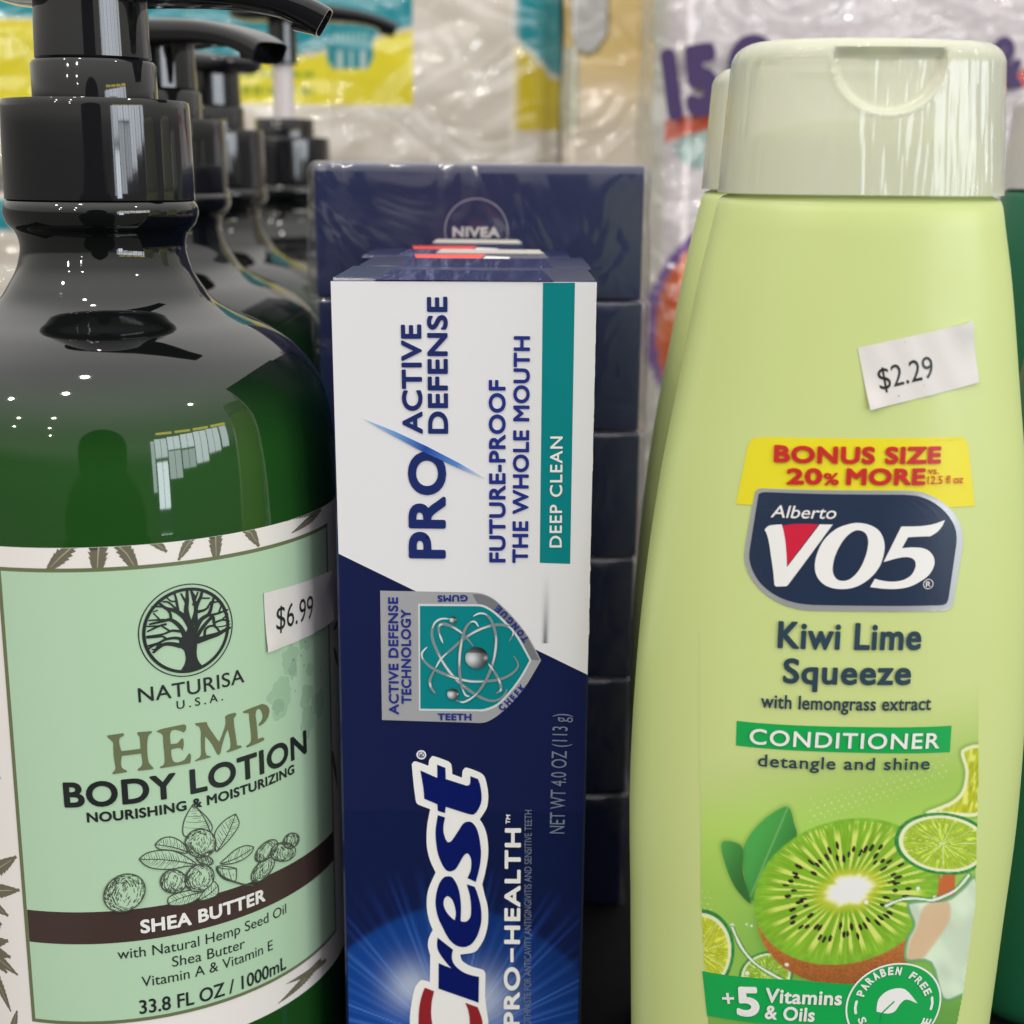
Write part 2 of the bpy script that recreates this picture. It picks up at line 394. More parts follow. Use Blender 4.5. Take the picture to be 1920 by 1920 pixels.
TREE_TRUNK=[(-2.8,117.53),(-2.7,117.64),(-2.56,117.81),(-2.41,118.0),(-2.25,118.21),(-2.14,118.43),(-2.04,118.65),(-1.97,118.89),(-1.9,119.15),(-1.86,119.41),(-1.84,119.68),(-1.85,119.97),(-1.88,120.29),(-1.92,120.61),(-1.99,120.9),(-2.08,121.16),(-2.21,121.37),(-2.37,121.55),(-2.54,121.7),(-2.7,121.82),(-2.8,121.91),(-2.94,123.43),(-1.79,124.41),(-0.59,126.51),(0.41,125.21),(0.54,123.32),(0.47,121.75),(0.44,121.51),(0.4,121.17),(0.35,120.78),(0.32,120.39),(0.32,120.04),(0.34,119.74),(0.39,119.46),(0.45,119.19),(0.53,118.94),(0.62,118.69),(0.74,118.44),(0.89,118.19),(1.05,117.96),(1.19,117.77),(1.28,117.63),(-0.46,116.78)]
TREE_BRANCH=[([(-2.72,122.26),(-3.14,122.43),(-3.73,122.67),(-4.33,122.85),(-4.86,122.96),(-5.39,123.01),(-5.94,122.92),(-6.59,122.55),(-7.26,122.03),(-7.73,121.64)],0.96,0.48),([(-6.07,122.94),(-6.37,123.03),(-6.8,123.15),(-7.26,123.15),(-7.79,122.93),(-8.36,122.58),(-8.75,122.33)],0.58,0.35),([(-6.72,123.23),(-6.87,122.96),(-7.08,122.58),(-7.3,122.3),(-7.54,122.22),(-7.79,122.23),(-7.97,122.24)],0.29,0.22),([(-2.39,123.5),(-2.68,123.63),(-3.11,123.82),(-3.6,123.96),(-4.16,124.0),(-4.78,123.98),(-5.36,123.91),(-5.82,123.76),(-6.24,123.55),(-6.72,123.37),(-7.37,123.23),(-8.09,123.11),(-8.59,123.02)],0.64,0.38),([(-5.22,123.89),(-5.36,124.09),(-5.57,124.35),(-5.86,124.54),(-6.24,124.6),(-6.7,124.58),(-7.19,124.56),(-7.76,124.58),(-8.35,124.59),(-8.77,124.6)],0.42,0.29),([(-2.59,125.1),(-3.01,125.22),(-3.61,125.39),(-4.21,125.46),(-4.7,125.35),(-5.2,125.13),(-5.84,124.97),(-6.83,124.91),(-7.96,124.89),(-8.76,124.88)],0.54,0.32),([(-4.74,125.61),(-5.08,125.88),(-5.56,126.26),(-5.9,126.53)],0.35,0.32),([(-5.22,126.87),(-5.54,126.82),(-6.01,126.75),(-6.56,126.61),(-7.26,126.37),(-8.03,126.07),(-8.58,125.85)],0.45,0.32),([(-6.03,126.69),(-6.5,126.7),(-7.17,126.72),(-7.75,126.75),(-8.14,126.78),(-8.45,126.82),(-8.66,126.85)],0.35,0.29),([(-1.69,123.68),(-1.88,124.29),(-2.17,125.15),(-2.55,125.94),(-3.06,126.61),(-3.66,127.2),(-4.24,127.6),(-4.71,127.7),(-5.17,127.61),(-5.72,127.5),(-6.54,127.41),(-7.46,127.3),(-8.12,127.21)],0.96,0.38),([(-4.24,127.6),(-4.24,127.97),(-4.25,128.51),(-4.38,129.03),(-4.67,129.5),(-5.09,129.96),(-5.59,130.3),(-6.26,130.46),(-7.02,130.51),(-7.56,130.52)],0.54,0.32),([(-5.44,127.75),(-5.69,127.78),(-6.06,127.83),(-6.5,127.88),(-7.09,127.9),(-7.75,127.92),(-8.21,127.93)],0.45,0.29),([(-6.36,128.0),(-6.66,128.37),(-7.07,128.87),(-7.36,129.24)],0.29,0.26),([(-6.68,129.73),(-6.87,129.67),(-7.15,129.58),(-7.35,129.52)],0.29,0.22),([(-0.63,125.66),(-0.87,126.2),(-1.23,126.96),(-1.65,127.66),(-2.12,128.22),(-2.65,128.73),(-3.22,129.16),(-3.84,129.47),(-4.5,129.7),(-5.07,129.96),(-5.54,130.35),(-5.94,130.78),(-6.21,131.08)],1.2,0.42),([(-2.82,128.96),(-2.88,129.59),(-2.97,130.48),(-3.06,131.25),(-3.15,131.81),(-3.26,132.25),(-3.33,132.56)],0.54,0.35),([(-3.2,129.58),(-3.54,130.0),(-4.03,130.57),(-4.48,131.01),(-4.89,131.2),(-5.27,131.25),(-5.54,131.28)],0.38,0.32),([(-3.2,131.06),(-3.43,131.09),(-3.76,131.13),(-4.07,131.24),(-4.36,131.49),(-4.64,131.81),(-4.84,132.04)],0.35,0.26),([(-0.75,125.96),(-0.93,126.76),(-1.17,127.88),(-1.31,128.89),(-1.28,129.61),(-1.16,130.22),(-1.06,130.84),(-1.01,131.56),(-0.99,132.29),(-0.97,132.8)],1.12,0.51),([(-1.31,130.59),(-1.55,131.13),(-1.88,131.86),(-2.12,132.4)],0.45,0.32),([(-0.47,125.92),(-0.16,126.62),(0.28,127.62),(0.56,128.61),(0.54,129.53),(0.36,130.44),(0.18,131.22),(0.05,131.85),(-0.08,132.35),(-0.17,132.69)],0.96,0.45),([(0.06,129.97),(0.36,130.63),(0.77,131.55),(1.07,132.22)],0.42,0.29),([(0.54,131.45),(0.37,131.75),(0.13,132.16),(-0.04,132.46)],0.32,0.26),([(0.38,126.07),(0.4,126.91),(0.45,128.1),(0.58,129.17),(0.89,129.99),(1.28,130.7),(1.6,131.29),(1.77,131.77),(1.87,132.13),(1.93,132.37)],0.88,0.45),([(1.59,131.01),(2.09,130.93),(2.79,130.81),(3.3,130.73)],0.35,0.29),([(0.17,124.67),(0.48,125.26),(0.92,126.08),(1.4,126.76),(1.95,127.12),(2.54,127.33),(3.02,127.63),(3.32,128.11),(3.51,128.67),(3.68,129.24),(3.88,129.84),(4.06,130.44),(4.19,130.87)],0.96,0.42),([(0.76,128.43),(1.11,128.44),(1.6,128.46),(2.05,128.51),(2.41,128.64),(2.72,128.81),(2.93,128.94)],0.64,0.38),([(2.63,128.7),(2.91,129.08),(3.29,129.6),(3.56,129.97)],0.38,0.32),([(3.15,127.32),(3.61,127.35),(4.26,127.38),(4.93,127.44),(5.65,127.55),(6.39,127.69),(6.92,127.79)],0.54,0.32),([(5.09,127.55),(5.29,128.07),(5.56,128.78),(5.76,129.3)],0.35,0.26),([(3.99,129.76),(4.39,129.75),(4.93,129.74),(5.33,129.74)],0.35,0.26),([(0.47,123.47),(0.78,123.94),(1.24,124.61),(1.76,125.27),(2.43,125.94),(3.17,126.6),(3.72,126.94),(3.93,126.74),(3.95,126.23),(3.97,125.74),(4.06,125.38),(4.16,125.06),(4.22,124.83)],0.8,0.42),([(4.11,125.72),(4.55,125.82),(5.18,125.95),(5.77,125.99),(6.3,125.84),(6.79,125.61),(7.13,125.43)],0.45,0.32),([(5.62,126.01),(5.99,126.29),(6.51,126.66),(6.88,126.93)],0.32,0.26),([(0.51,122.75),(1.08,122.84),(1.89,122.98),(2.68,123.09),(3.35,123.16),(3.99,123.22),(4.61,123.31),(5.21,123.48),(5.79,123.69),(6.29,123.86),(6.69,123.97),(7.01,124.05),(7.23,124.11)],1.28,0.48),([(2.03,123.06),(2.03,123.51),(2.06,124.12),(2.17,124.62),(2.4,124.91),(2.72,125.09),(3.06,125.19),(3.44,125.21),(3.85,125.16),(4.23,124.97),(4.56,124.57),(4.86,124.04),(5.07,123.66)],0.54,0.38),([(4.52,124.78),(4.82,124.75),(5.25,124.71),(5.72,124.69),(6.26,124.73),(6.84,124.79),(7.26,124.83)],0.26,0.22),([(6.3,124.15),(6.49,124.24),(6.74,124.36),(6.93,124.46)],0.26,0.22)]
TREE_RING=(-1.25,125.07,9.01)
HERB_LEAF=[[(-1.69,89.82),(-2.02,89.39),(-2.49,88.78),(-2.92,88.12),(-3.27,87.48),(-3.58,86.8),(-3.8,86.1),(-3.94,85.32),(-3.98,84.53),(-3.9,83.91),(-3.71,83.54),(-3.39,83.35),(-2.91,83.2),(-2.15,83.04),(-1.22,82.92),(-0.37,82.86),(0.34,82.88),(0.96,82.98),(1.43,83.16),(1.72,83.44),(1.85,83.83),(1.84,84.3),(1.67,84.88),(1.35,85.56),(0.96,86.25),(0.48,86.97),(-0.09,87.69),(-0.6,88.35),(-1.04,88.94),(-1.43,89.46)],[(6.87,85.53),(6.33,85.42),(5.55,85.25),(4.82,84.99),(4.16,84.64),(3.54,84.2),(3.03,83.74),(2.66,83.3),(2.4,82.83),(2.23,82.2),(2.19,81.21),(2.25,80.04),(2.35,79.17),(2.42,78.78),(2.54,78.68),(2.82,78.79),(3.39,79.12),(4.14,79.66),(4.87,80.22),(5.54,80.78),(6.19,81.37),(6.73,81.93),(7.14,82.43),(7.44,82.9),(7.57,83.44),(7.42,84.17),(7.11,84.97)],[(10.69,77.11),(10.26,77.4),(9.64,77.8),(8.95,78.07),(8.19,78.15),(7.36,78.1),(6.56,77.94),(5.82,77.63),(5.1,77.2),(4.48,76.8),(3.86,76.48),(3.33,76.18),(3.19,75.91),(3.66,75.65),(4.52,75.41),(5.43,75.25),(6.29,75.2),(7.2,75.22),(8.03,75.32),(8.77,75.51),(9.43,75.78),(9.95,76.08),(10.32,76.44),(10.54,76.83)],[(-9.31,82.81),(-9.01,83.11),(-8.56,83.52),(-8.05,83.83),(-7.5,83.97),(-6.88,83.99),(-6.27,83.88),(-5.66,83.59),(-5.06,83.15),(-4.53,82.68),(-4.08,82.16),(-3.71,81.61),(-3.46,81.09),(-3.32,80.58),(-3.31,80.1),(-3.51,79.86),(-4.05,80.03),(-4.8,80.42),(-5.52,80.78),(-6.13,81.0),(-6.72,81.18),(-7.28,81.36),(-7.85,81.52),(-8.38,81.67),(-8.81,81.87),(-9.07,82.19),(-9.22,82.55)],[(-12.4,80.19),(-12.09,80.49),(-11.62,80.9),(-11.04,81.23),(-10.31,81.4),(-9.47,81.48),(-8.61,81.47),(-7.73,81.37),(-6.84,81.18),(-5.96,80.87),(-5.13,80.39),(-4.31,79.78),(-3.55,79.13),(-2.71,78.34),(-1.91,77.5),(-1.56,76.92),(-1.92,76.83),(-2.73,77.01),(-3.64,77.16),(-4.55,77.15),(-5.56,77.11),(-6.58,77.15),(-7.65,77.31),(-8.74,77.55),(-9.67,77.82),(-10.36,78.11),(-10.91,78.45),(-11.38,78.82),(-11.81,79.3),(-12.16,79.82)],[(6.53,73.89),(6.04,74.15),(5.35,74.52),(4.65,74.85),(3.94,75.17),(3.22,75.45),(2.69,75.55),(2.41,75.41),(2.31,75.08),(2.4,74.62),(2.71,73.96),(3.21,73.15),(3.8,72.45),(4.54,71.89),(5.38,71.44),(6.03,71.24),(6.33,71.43),(6.42,71.88),(6.47,72.38),(6.52,72.91),(6.53,73.49)],[(-7.48,69.96),(-7.5,70.29),(-7.5,70.77),(-7.31,71.18),(-6.88,71.45),(-6.27,71.66),(-5.48,71.8),(-4.38,71.88),(-3.1,71.87),(-2.02,71.76),(-1.22,71.53),(-0.63,71.21),(-0.41,70.84),(-0.71,70.4),(-1.38,69.91),(-2.12,69.51),(-2.86,69.27),(-3.66,69.12),(-4.46,69.06),(-5.27,69.12),(-6.08,69.27),(-6.72,69.43),(-7.11,69.61),(-7.34,69.81)],[(2.51,71.3),(2.28,71.71),(1.95,72.27),(1.58,72.58),(1.19,72.44),(0.77,72.06),(0.34,71.66),(-0.1,71.28),(-0.54,70.87),(-0.9,70.47),(-1.22,70.05),(-1.45,69.64),(-1.42,69.34),(-0.97,69.16),(-0.25,69.08),(0.47,69.08),(1.15,69.15),(1.82,69.29),(2.31,69.58),(2.51,70.12),(2.52,70.81)]]
HERB_NUT=[[(22.42,75.33),(22.62,75.03),(22.74,74.72),(22.79,74.42),(22.76,74.14),(22.66,73.88),(22.48,73.66),(22.24,73.47),(21.94,73.33),(21.59,73.24),(21.21,73.19),(20.81,73.2),(20.39,73.25),(19.98,73.36),(19.58,73.51),(19.21,73.7),(18.88,73.92),(18.59,74.18),(18.36,74.45),(18.19,74.74),(18.08,75.03),(18.03,75.33),(18.06,75.61),(18.15,75.87),(18.31,76.1),(18.52,76.3),(18.8,76.46),(19.12,76.57),(19.48,76.63),(19.87,76.63),(20.28,76.58),(20.69,76.48),(21.1,76.33),(21.49,76.13),(21.85,75.89),(22.16,75.63)],[(16.26,76.51),(16.45,76.21),(16.54,75.88),(16.55,75.54),(16.47,75.19),(16.3,74.84),(16.04,74.51),(15.71,74.21),(15.32,73.93),(14.88,73.7),(14.41,73.51),(13.91,73.38),(13.42,73.3),(12.93,73.28),(12.47,73.32),(12.05,73.41),(11.68,73.56),(11.37,73.76),(11.13,74.01),(10.96,74.3),(10.87,74.62),(10.87,74.96),(10.94,75.31),(11.1,75.66),(11.33,76.01),(11.63,76.33),(11.99,76.62),(12.41,76.87),(12.86,77.07),(13.34,77.21),(13.84,77.29),(14.33,77.31),(14.81,77.27),(15.25,77.16),(15.65,77.0),(15.99,76.78)],[(21.56,72.16),(21.53,71.81),(21.39,71.5),(21.13,71.26),(20.77,71.08),(20.33,70.98),(19.82,70.94),(19.26,70.98),(18.66,71.09),(18.05,71.26),(17.44,71.5),(16.86,71.78),(16.32,72.11),(15.83,72.47),(15.4,72.86),(15.06,73.26),(14.8,73.67),(14.63,74.07),(14.56,74.45),(14.59,74.8),(14.71,75.12),(14.93,75.38),(15.24,75.58),(15.62,75.72),(16.08,75.79),(16.6,75.78),(17.17,75.7),(17.76,75.54),(18.37,75.32),(18.97,75.02),(19.55,74.68),(20.09,74.29),(20.57,73.87),(20.97,73.43),(21.27,72.99),(21.47,72.56)],[(15.26,73.05),(15.45,72.75),(15.56,72.41),(15.57,72.05),(15.49,71.68),(15.32,71.3),(15.06,70.93),(14.73,70.58),(14.34,70.26),(13.89,69.98),(13.41,69.74),(12.91,69.56),(12.41,69.43),(11.92,69.36),(11.45,69.36),(11.02,69.42),(10.64,69.54),(10.32,69.72),(10.07,69.96),(9.9,70.25),(9.8,70.57),(9.79,70.93),(9.87,71.3),(10.02,71.69),(10.25,72.07),(10.55,72.43),(10.92,72.77),(11.34,73.07),(11.8,73.32),(12.28,73.52),(12.79,73.65),(13.29,73.72),(13.77,73.71),(14.23,73.64),(14.63,73.5),(14.98,73.3)],[(2.41,80.61),(2.34,80.1),(2.18,79.62),(1.93,79.21),(1.6,78.86),(1.2,78.59),(0.75,78.4),(0.25,78.31),(-0.27,78.3),(-0.8,78.39),(-1.32,78.56),(-1.82,78.82),(-2.28,79.15),(-2.69,79.55),(-3.04,80.0),(-3.32,80.49),(-3.51,81.01),(-3.62,81.54),(-3.64,82.07),(-3.58,82.58),(-3.42,83.06),(-3.18,83.48),(-2.87,83.84),(-2.49,84.13),(-2.05,84.33),(-1.57,84.45),(-1.06,84.47),(-0.53,84.39),(-0.01,84.22),(0.5,83.96),(0.97,83.62),(1.4,83.2),(1.76,82.74),(2.05,82.23),(2.26,81.69),(2.38,81.14)],[(1.64,76.58),(1.56,76.46),(1.42,76.37),(1.25,76.33),(1.03,76.32),(0.79,76.36),(0.52,76.43),(0.23,76.54),(-0.06,76.68),(-0.34,76.85),(-0.62,77.05),(-0.88,77.26),(-1.11,77.48),(-1.3,77.71),(-1.46,77.94),(-1.57,78.16),(-1.63,78.36),(-1.65,78.54),(-1.61,78.7),(-1.53,78.82),(-1.4,78.91),(-1.23,78.97),(-1.02,78.98),(-0.78,78.95),(-0.51,78.88),(-0.23,78.78),(0.06,78.64),(0.34,78.47),(0.62,78.27),(0.88,78.05),(1.12,77.82),(1.32,77.59),(1.48,77.36),(1.6,77.13),(1.66,76.92),(1.68,76.74)],[(-3.78,73.94),(-3.84,73.52),(-3.97,73.12),(-4.17,72.77),(-4.44,72.47),(-4.76,72.24),(-5.12,72.06),(-5.52,71.97),(-5.94,71.94),(-6.37,71.99),(-6.8,72.12),(-7.21,72.31),(-7.58,72.57),(-7.92,72.88),(-8.21,73.24),(-8.43,73.64),(-8.59,74.06),(-8.68,74.49),(-8.7,74.93),(-8.64,75.35),(-8.51,75.75),(-8.31,76.1),(-8.06,76.41),(-7.74,76.66),(-7.38,76.84),(-6.99,76.95),(-6.57,76.98),(-6.14,76.94),(-5.72,76.81),(-5.31,76.62),(-4.93,76.35),(-4.59,76.03),(-4.29,75.66),(-4.06,75.25),(-3.89,74.82),(-3.8,74.38)],[(1.37,75.28),(1.58,74.8),(1.7,74.3),(1.73,73.79),(1.67,73.29),(1.52,72.82),(1.28,72.39),(0.97,72.01),(0.6,71.69),(0.16,71.45),(-0.31,71.28),(-0.8,71.2),(-1.31,71.2),(-1.81,71.28),(-2.29,71.45),(-2.74,71.69),(-3.14,72.01),(-3.48,72.39),(-3.75,72.81),(-3.94,73.28),(-4.06,73.77),(-4.08,74.27),(-4.02,74.76),(-3.88,75.24),(-3.65,75.68),(-3.36,76.07),(-2.99,76.41),(-2.58,76.67),(-2.12,76.85),(-1.63,76.94),(-1.13,76.95),(-0.62,76.87),(-0.14,76.69),(0.32,76.44),(0.73,76.11),(1.09,75.72)],[(-12.04,75.73),(-11.8,75.13),(-11.66,74.48),(-11.64,73.8),(-11.74,73.11),(-11.95,72.44),(-12.27,71.8),(-12.68,71.22),(-13.19,70.7),(-13.76,70.27),(-14.38,69.93),(-15.04,69.7),(-15.71,69.58),(-16.37,69.58),(-17.0,69.69),(-17.59,69.91),(-18.12,70.24),(-18.56,70.67),(-18.91,71.18),(-19.16,71.77),(-19.29,72.41),(-19.3,73.08),(-19.2,73.77),(-18.99,74.46),(-18.67,75.11),(-18.25,75.72),(-17.75,76.26),(-17.18,76.71),(-16.55,77.07),(-15.9,77.31),(-15.24,77.44),(-14.58,77.44),(-13.95,77.31),(-13.36,77.07),(-12.84,76.72),(-12.39,76.27)]]
HERB_STEM=[(2.44,75.62),(2.51,75.2),(2.62,74.6),(2.87,73.99),(3.27,73.42),(3.82,72.84),(4.54,72.22),(5.55,71.48),(6.74,70.67),(7.82,70.01),(8.69,69.59),(9.44,69.32),(9.95,69.14)]
STRIPE_V=[69.72,62.87]
LOTION_PRICE=[(15.07,129.5),(38.06,128.47),(39.02,117.09),(15.28,117.3)]
LOTION_PRICE_TEXT=[('$6.99',17.94,121.12,29.49,120.66,4.73,{'b': 0.0,'m': 'ink'})]
HEMP_LEAFLET=[(-20.78,143.2,-26.31,137.78,2.64),(-16.31,144.07,-17.02,136.54,3.27),(-13.2,144.42,-9.44,136.76,2.78),(-7.8,144.54,-4.22,140.54,2.0),(0.75,143.63,-2.42,138.69,1.79),(5.13,144.58,5.01,136.81,2.65),(11.07,144.71,14.7,138.67,2.51),(34.54,142.77,18.86,143.31,1.89),(34.51,142.21,23.32,139.71,1.68),(34.54,142.77,26.07,143.7,1.5),(-42.67,75.76,-35.83,80.9,2.76),(-45.72,71.91,-35.6,73.73,3.47),(-44.47,70.82,-38.68,67.59,2.4),(-45.55,60.14,-37.58,54.91,2.49),(-44.5,56.89,-40.0,46.32,2.19),(-40.44,41.22,-38.57,47.2,1.5),(29.64,42.6,15.42,39.55,2.1),(31.97,41.31,17.8,43.04,1.5),(37.86,87.75,40.92,77.72,1.5),(40.41,110.46,43.56,105.15,1.5),(40.71,114.54,45.11,115.53,1.5)]
CREST_TEXT=[('PRO',-3.5,135.7,-3.45,157.11,7.26,{'b': 0.1,'m': 'navy','sp': 1.08}),('ACTIVE',-7.86,160.52,-8.03,181.47,3.86,{'b': 0.09,'m': 'navy','sp': 1.06}),('DEFENSE',-2.98,160.56,-3.09,186.71,3.85,{'b': 0.09,'m': 'navy','sp': 1.06}),('FUTURE-PROOF',8.23,135.04,7.96,171.07,3.2,{'b': 0.085,'m': 'blue','sp': 1.06}),('THE WHOLE MOUTH',12.63,134.97,12.54,179.44,3.08,{'b': 0.085,'m': 'blue','sp': 1.06}),('DEEP CLEAN',19.18,138.18,19.02,160.24,2.38,{'b': 0.04,'m': 'white','sp': 1.12}),('ACTIVE DEFENSE',-13.04,103.08,-12.95,127.75,1.97,{'b': 0.09,'m': 'blue','sp': 1.06}),('TECHNOLOGY',-10.49,105.39,-10.44,125.24,1.97,{'b': 0.09,'m': 'blue','sp': 1.06}),('GUMS',0.8,128.35,-5.15,128.22,1.37,{'b': 0.11,'m': 'blue','sp': 1.08}),('TEETH',-5.19,101.93,1.59,101.92,1.49,{'b': 0.11,'m': 'blue','sp': 1.08}),('NET WT 4.0 OZ (113 g)',20.73,77.35,21.04,103.51,3.04,{'b': 0.0,'m': 'greyprint'}),('PRO',11.95,32.71,11.92,46.74,3.39,{'b': 0.1,'m': 'white','sp': 1.1}),('HEALTH',11.87,52.09,11.83,78.46,3.32,{'b': 0.1,'m': 'white','sp': 1.1}),('TM',9.52,79.39,9.61,81.41,0.88,{'b': 0.1,'m': 'white'}),('TOOTHPASTE FOR ANTICAVITY,ANTIGINGIVITIS AND SENSITIVE TEETH',14.36,30.55,13.98,82.51,1.45,{'b': 0.0,'m': 'greyprint'}),('T',13.11,119.24,12.45,120.21,1.4,{'b': 0.11,'m': 'blue'}),('O',12.19,120.52,11.48,121.45,1.4,{'b': 0.11,'m': 'blue'}),('N',11.17,121.9,10.42,122.79,1.41,{'b': 0.11,'m': 'blue'}),('G',10.1,123.18,9.31,124.02,1.41,{'b': 0.11,'m': 'blue'}),('U',8.92,124.44,8.11,125.25,1.41,{'b': 0.11,'m': 'blue'}),('E',7.76,125.63,6.89,126.38,1.41,{'b': 0.11,'m': 'blue'}),('C',7.83,103.92,8.62,104.69,1.44,{'b': 0.11,'m': 'blue'}),('H',9.09,105.04,9.86,105.83,1.44,{'b': 0.11,'m': 'blue'}),('E',10.2,106.2,10.77,106.82,1.44,{'b': 0.11,'m': 'blue'}),('E',11.06,107.19,11.61,107.82,1.43,{'b': 0.11,'m': 'blue'}),('K',11.86,108.14,12.59,108.96,1.43,{'b': 0.11,'m': 'blue'})]
CREST_DASH=[(9.89,47.84),(10.56,47.85),(10.53,51.09),(9.86,51.08)]
CREST_WHITE=[(-24.99,189.4),(24.93,189.63),(24.81,111.84),(-24.53,136.48)]
CREST_TEAL=[(14.83,189.45),(20.83,189.5),(20.91,134.83),(14.93,135.0)]
CREST_BLADE=[(-19.4,163.43),(-13.29,160.99),(-7.15,158.13),(-0.99,154.93),(4.59,151.72),(-1.4,154.09),(-7.57,156.87),(-13.5,160.16)]
CREST_LOGO_WHITE=[(-10.52,92.16),(-10.49,92.26),(-10.45,92.42),(-10.39,92.58),(-10.3,92.71),(-10.21,92.82),(-10.11,92.92),(-9.94,92.98),(-9.64,92.95),(-9.08,92.78),(-8.35,92.51),(-7.64,92.22),(-7.14,92.03),(-6.99,93.29),(-6.91,93.42),(-6.81,93.6),(-6.68,93.78),(-6.55,93.93),(-6.46,94.03),(-6.4,94.13),(-6.26,94.17),(-5.96,94.12),(-5.35,93.92),(-4.53,93.62),(-3.73,93.3),(-3.17,93.09),(-3.06,93.0),(-2.9,92.88),(-2.72,92.72),(-2.59,92.55),(-2.5,92.35),(-2.45,92.12),(-2.41,91.87),(-2.37,91.6),(-2.34,91.26),(-2.32,90.87),(-2.31,90.51),(-2.3,90.26),(-0.31,89.49),(-0.24,90.83),(-0.18,90.96),(-0.1,91.14),(0.01,91.32),(0.13,91.47),(0.23,91.58),(0.33,91.67),(0.49,91.72),(0.79,91.68),(1.35,91.5),(2.08,91.21),(2.8,90.91),(3.29,90.71),(3.46,90.58),(3.71,90.39),(3.97,90.17),(4.18,89.92),(4.32,89.66),(4.43,89.38),(4.53,89.05),(4.63,88.66),(4.73,88.17),(4.84,87.6),(4.94,87.01),(5.0,86.44),(5.04,85.9),(5.06,85.37),(5.05,84.86),(5.01,84.37),(4.97,83.92),(4.92,83.5),(4.82,83.07),(4.65,82.6),(4.36,82.02),(3.97,81.37),(3.59,80.76),(3.33,80.35),(3.49,80.07),(3.74,79.68),(4.0,79.22),(4.22,78.75),(4.4,78.27),(4.56,77.77),(4.7,77.23),(4.83,76.65),(4.93,76.0),(5.01,75.3),(5.07,74.58),(5.11,73.9),(5.11,73.28),(5.1,72.68),(5.06,72.09),(5.0,71.46),(4.92,70.79),(4.81,70.1),(4.69,69.39),(4.56,68.68),(4.4,67.88),(4.2,67.03),(4.02,66.26),(3.9,65.72),(4.0,65.27),(4.13,64.62),(4.29,63.91),(4.43,63.25),(4.58,62.7),(4.72,62.17),(4.86,61.65),(4.97,61.11),(5.05,60.54),(5.11,59.97),(5.15,59.38),(5.18,58.79),(5.18,58.18),(5.17,57.56),(5.14,56.93),(5.07,56.29),(4.96,55.62),(4.83,54.93),(4.67,54.25),(4.47,53.61),(4.25,53.0),(3.99,52.43),(3.71,51.89),(3.42,51.41),(3.17,51.0),(2.93,50.63),(2.63,50.32),(2.21,50.05),(1.54,49.85),(0.69,49.7),(-0.12,49.6),(-0.68,49.52),(-0.66,49.37),(-0.63,49.15),(-0.59,48.91),(-0.52,48.68),(-0.46,48.47),(-0.38,48.27),(-0.26,48.06),(-0.07,47.84),(0.23,47.59),(0.61,47.32),(1.03,47.06),(1.46,46.84),(1.91,46.66),(2.4,46.51),(2.88,46.38),(3.28,46.26),(3.61,46.16),(3.87,46.07),(4.09,45.98),(4.28,45.85),(4.42,45.65),(4.53,45.4),(4.61,45.16),(4.66,45.0),(4.61,39.72),(4.65,39.32),(4.71,38.75),(4.77,38.11),(4.85,37.49),(4.92,36.89),(5.01,36.28),(5.09,35.66),(5.16,35.08),(5.23,34.59),(5.29,34.16),(5.33,33.67),(5.33,33.01),(5.28,32.12),(5.2,31.06),(5.07,29.94),(4.88,28.84),(4.64,27.78),(4.34,26.7),(3.97,25.64),(3.51,24.64),(2.94,23.64),(2.29,22.66),(1.55,21.78),(0.72,21.09),(-0.22,20.62),(-1.28,20.31),(-2.38,20.17),(-3.47,20.17),(-4.58,20.31),(-5.73,20.58),(-6.84,21.04),(-7.81,21.71),(-8.66,22.69),(-9.42,23.93),(-10.06,25.27),(-10.57,26.6),(-10.91,27.93),(-11.11,29.31),(-11.21,30.65),(-11.3,31.81),(-11.37,32.73),(-11.4,33.47),(-11.39,34.17),(-11.35,34.92),(-11.29,35.77),(-11.19,36.64),(-11.07,37.52),(-10.94,38.36),(-10.81,39.2),(-10.66,40.03),(-10.49,40.8),(-10.31,41.45),(-10.09,41.97),(-9.85,42.39),(-9.61,42.72),(-9.38,43.0),(-9.19,43.2),(-9.03,43.33),(-8.85,43.41),(-8.61,43.43),(-8.25,43.38),(-7.8,43.25),(-7.38,43.11),(-7.09,43.02),(-6.98,49.29),(-7.08,49.66),(-7.22,50.18),(-7.35,50.77),(-7.43,51.31),(-7.45,51.78),(-7.43,52.23),(-7.37,52.69),(-7.27,53.16),(-7.08,53.7),(-6.84,54.28),(-6.59,54.81),(-6.42,55.17),(-6.57,55.55),(-6.77,56.09),(-6.99,56.71),(-7.17,57.34),(-7.31,57.97),(-7.44,58.63),(-7.54,59.32),(-7.61,59.99),(-7.65,60.66),(-7.66,61.34),(-7.64,62.0),(-7.6,62.64),(-7.53,63.22),(-7.45,63.75),(-7.32,64.31),(-7.13,64.96),(-6.82,65.81),(-6.42,66.79),(-6.03,67.7),(-5.77,68.34),(-6.0,68.85),(-6.32,69.58),(-6.67,70.4),(-6.95,71.18),(-7.15,71.91),(-7.31,72.64),(-7.44,73.37),(-7.53,74.11),(-7.59,74.84),(-7.61,75.58),(-7.61,76.32),(-7.59,77.02),(-7.56,77.68),(-7.51,78.31),(-7.44,78.94),(-7.36,79.6),(-7.23,80.37),(-7.07,81.21),(-6.93,81.97),(-6.82,82.5),(-8.96,83.36),(-9.08,83.42),(-9.25,83.51),(-9.42,83.63),(-9.55,83.75),(-9.64,83.91),(-9.7,84.09),(-9.74,84.27),(-9.77,84.39),(-10.12,87.25)]
